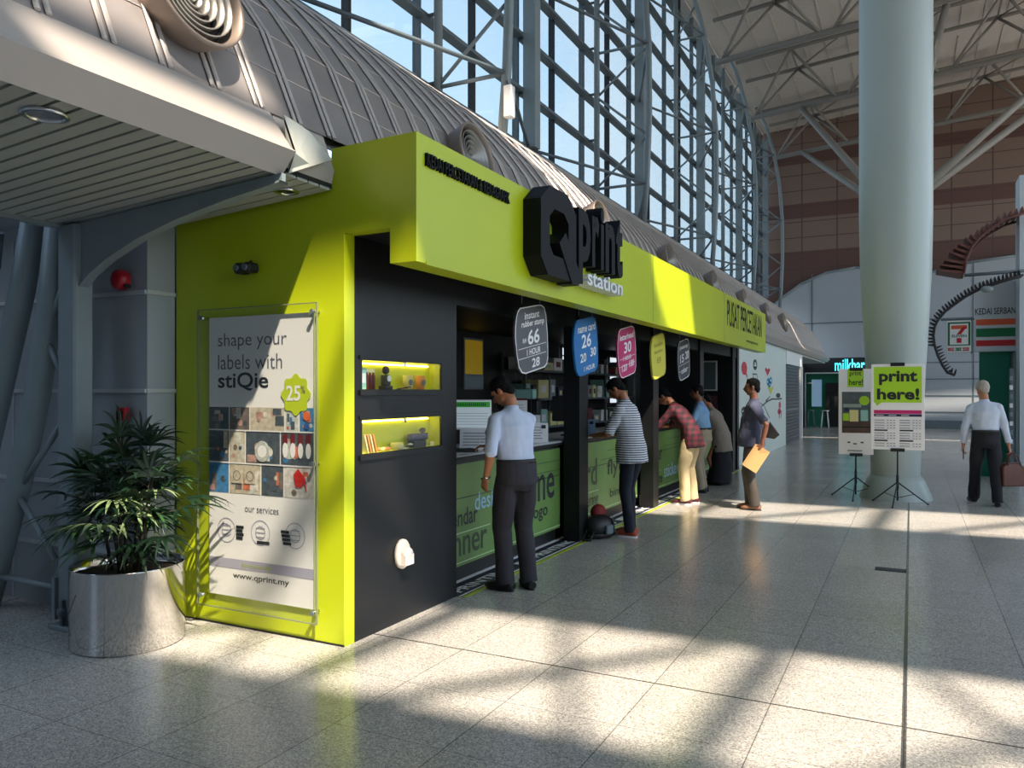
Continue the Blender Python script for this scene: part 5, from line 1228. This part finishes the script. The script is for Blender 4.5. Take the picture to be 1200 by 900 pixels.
s = MB(); s.prism([(-.19, -.07, 0), (.19, -.07, 0), (.17, -.05, .27), (.09, -.03, .32), (-.09, -.03, .32), (-.17, -.05, .27)], (0, .12, 0), lea); s.build('body', t, bevel=.02)
for y in (-.04, .03):
    s = MB(); s.path([(-.1, y, .28), (-.07, y*.6, .40), (0, y*.2, .465), (.07, y*.6, .40), (.1, y, .28)], .008, lea, 7); s.build('handle', t)
s = MB(); s.path([(-.15, -.01, .325), (.15, -.01, .325)], .005, steel_d, 5); s.build('zip', t)
wl = j7['wL']
t = thing('phone', 'dark phone held low in the free hand of the walking man', 'phone', (wl.x, wl.y, wl.z-.13)); s = MB(); s.rbox((-.006, -.03, -.07), (.006, .04, .07), blk, .004); s.build('case', t)
# backpack on the floor
t = thing('backpack', 'black backpack with red top on the floor by the striped-shirt man', 'bag', (-3.02, 7.98, 0), R(70))
s = MB(); s.ell((0, 0, .13), (.20, .14, .13), blk, 18); s.ell((.02, .02, .05), (.22, .15, .06), blk, 16); s.v = [Vector((v.x, v.y, max(v.z, 0))) for v in s.v]; s.build('body', t)
s = MB(); s.ell((.04, .05, .27), (.10, .08, .09), mat('dull_red', srgb(130, 34, 30), .7), 14); s.build('top_pocket', t)
s = MB(); s.path([(-.18, -.08, .1), (-.3, -.14, .03), (-.33, -.05, .02), (-.2, .0, .12)], (.014, .004), blk, 6); s.build('strap', t); s = MB(); s.path([(.1, -.1, .24), (.06, -.16, .12), (.12, -.15, .03)], (.014, .004), steel, 6); s.build('strap', t)
s = MB(); s.rbox((-.06, -.16, .06), (.05, -.12, .16), steel_d, .01); s.build('front_pocket', t)
# ------------------------------------------------------------------ camera, sun, sky
cam = bpy.data.cameras.new('camera'); co = bpy.data.objects.new('camera', cam); COL.objects.link(co)
co.location = (0, 0, 1.6); co.rotation_euler = (R(90), 0, R(27.13)); cam.sensor_width = 36; cam.lens = 27.39; cam.shift_y = 8/1200; cam.clip_end = 300
SC.camera = co
sun = bpy.data.lights.new('sun', 'SUN'); so_ = bpy.data.objects.new('sun', sun); COL.objects.link(so_)
S = Vector((1, -.7, 1.7)).normalized(); so_.rotation_euler = S.to_track_quat('Z', 'Y').to_euler(); so_.location = (8, -6, 20)
sun.energy = 10.5; sun.angle = R(.8); sun.color = (1, .86, .70)
w = bpy.data.worlds.new('sky'); SC.world = w; w.use_nodes = True; nt = w.node_tree; N = nt.nodes; L = nt.links
bg = N['Background']; tc = N.new('ShaderNodeTexCoord'); sp = N.new('ShaderNodeSeparateXYZ'); L.new(tc.outputs['Generated'], sp.inputs[0])
cr = N.new('ShaderNodeValToRGB'); e = cr.color_ramp; e.elements[0].position = 0; e.elements[0].color = (.16, .16, .15, 1); e.elements[1].position = .75; e.elements[1].color = (.33, .50, .78, 1); q = e.elements.new(.02); q.color = (.7, .84, .95, 1)
q = e.elements.new(.3); q.color = (.60, .78, .93, 1)
L.new(sp.outputs['Z'], cr.inputs[0])
no = N.new('ShaderNodeTexNoise'); no.inputs['Scale'].default_value = 2.4; no.inputs['Detail'].default_value = 5; L.new(tc.outputs['Generated'], no.inputs['Vector'])
mr = N.new('ShaderNodeMapRange'); mr.inputs[1].default_value = .5; mr.inputs[2].default_value = .75; L.new(no.outputs['Fac'], mr.inputs[0])
mx = N.new('ShaderNodeMixRGB'); mx.inputs[2].default_value = (.85, .88, .92, 1); L.new(mr.outputs[0], mx.inputs[0]); L.new(cr.outputs[0], mx.inputs[1]); L.new(mx.outputs[0], bg.inputs[0])
bg.inputs[1].default_value = 2.5
SC.view_settings.view_transform = 'Standard'; SC.view_settings.look = 'None'; SC.view_settings.gamma = 1; SC.view_settings.exposure = .16; SC.view_settings.use_curve_mapping = False
cy = SC.cycles; cy.max_bounces = 8; cy.diffuse_bounces = 4; cy.glossy_bounces = 4; cy.transparent_max_bounces = 12; cy.transmission_bounces = 4
cy.use_denoising = True; cy.sample_clamp_indirect = 12; cy.caustics_reflective = True; cy.blur_glossy = .3
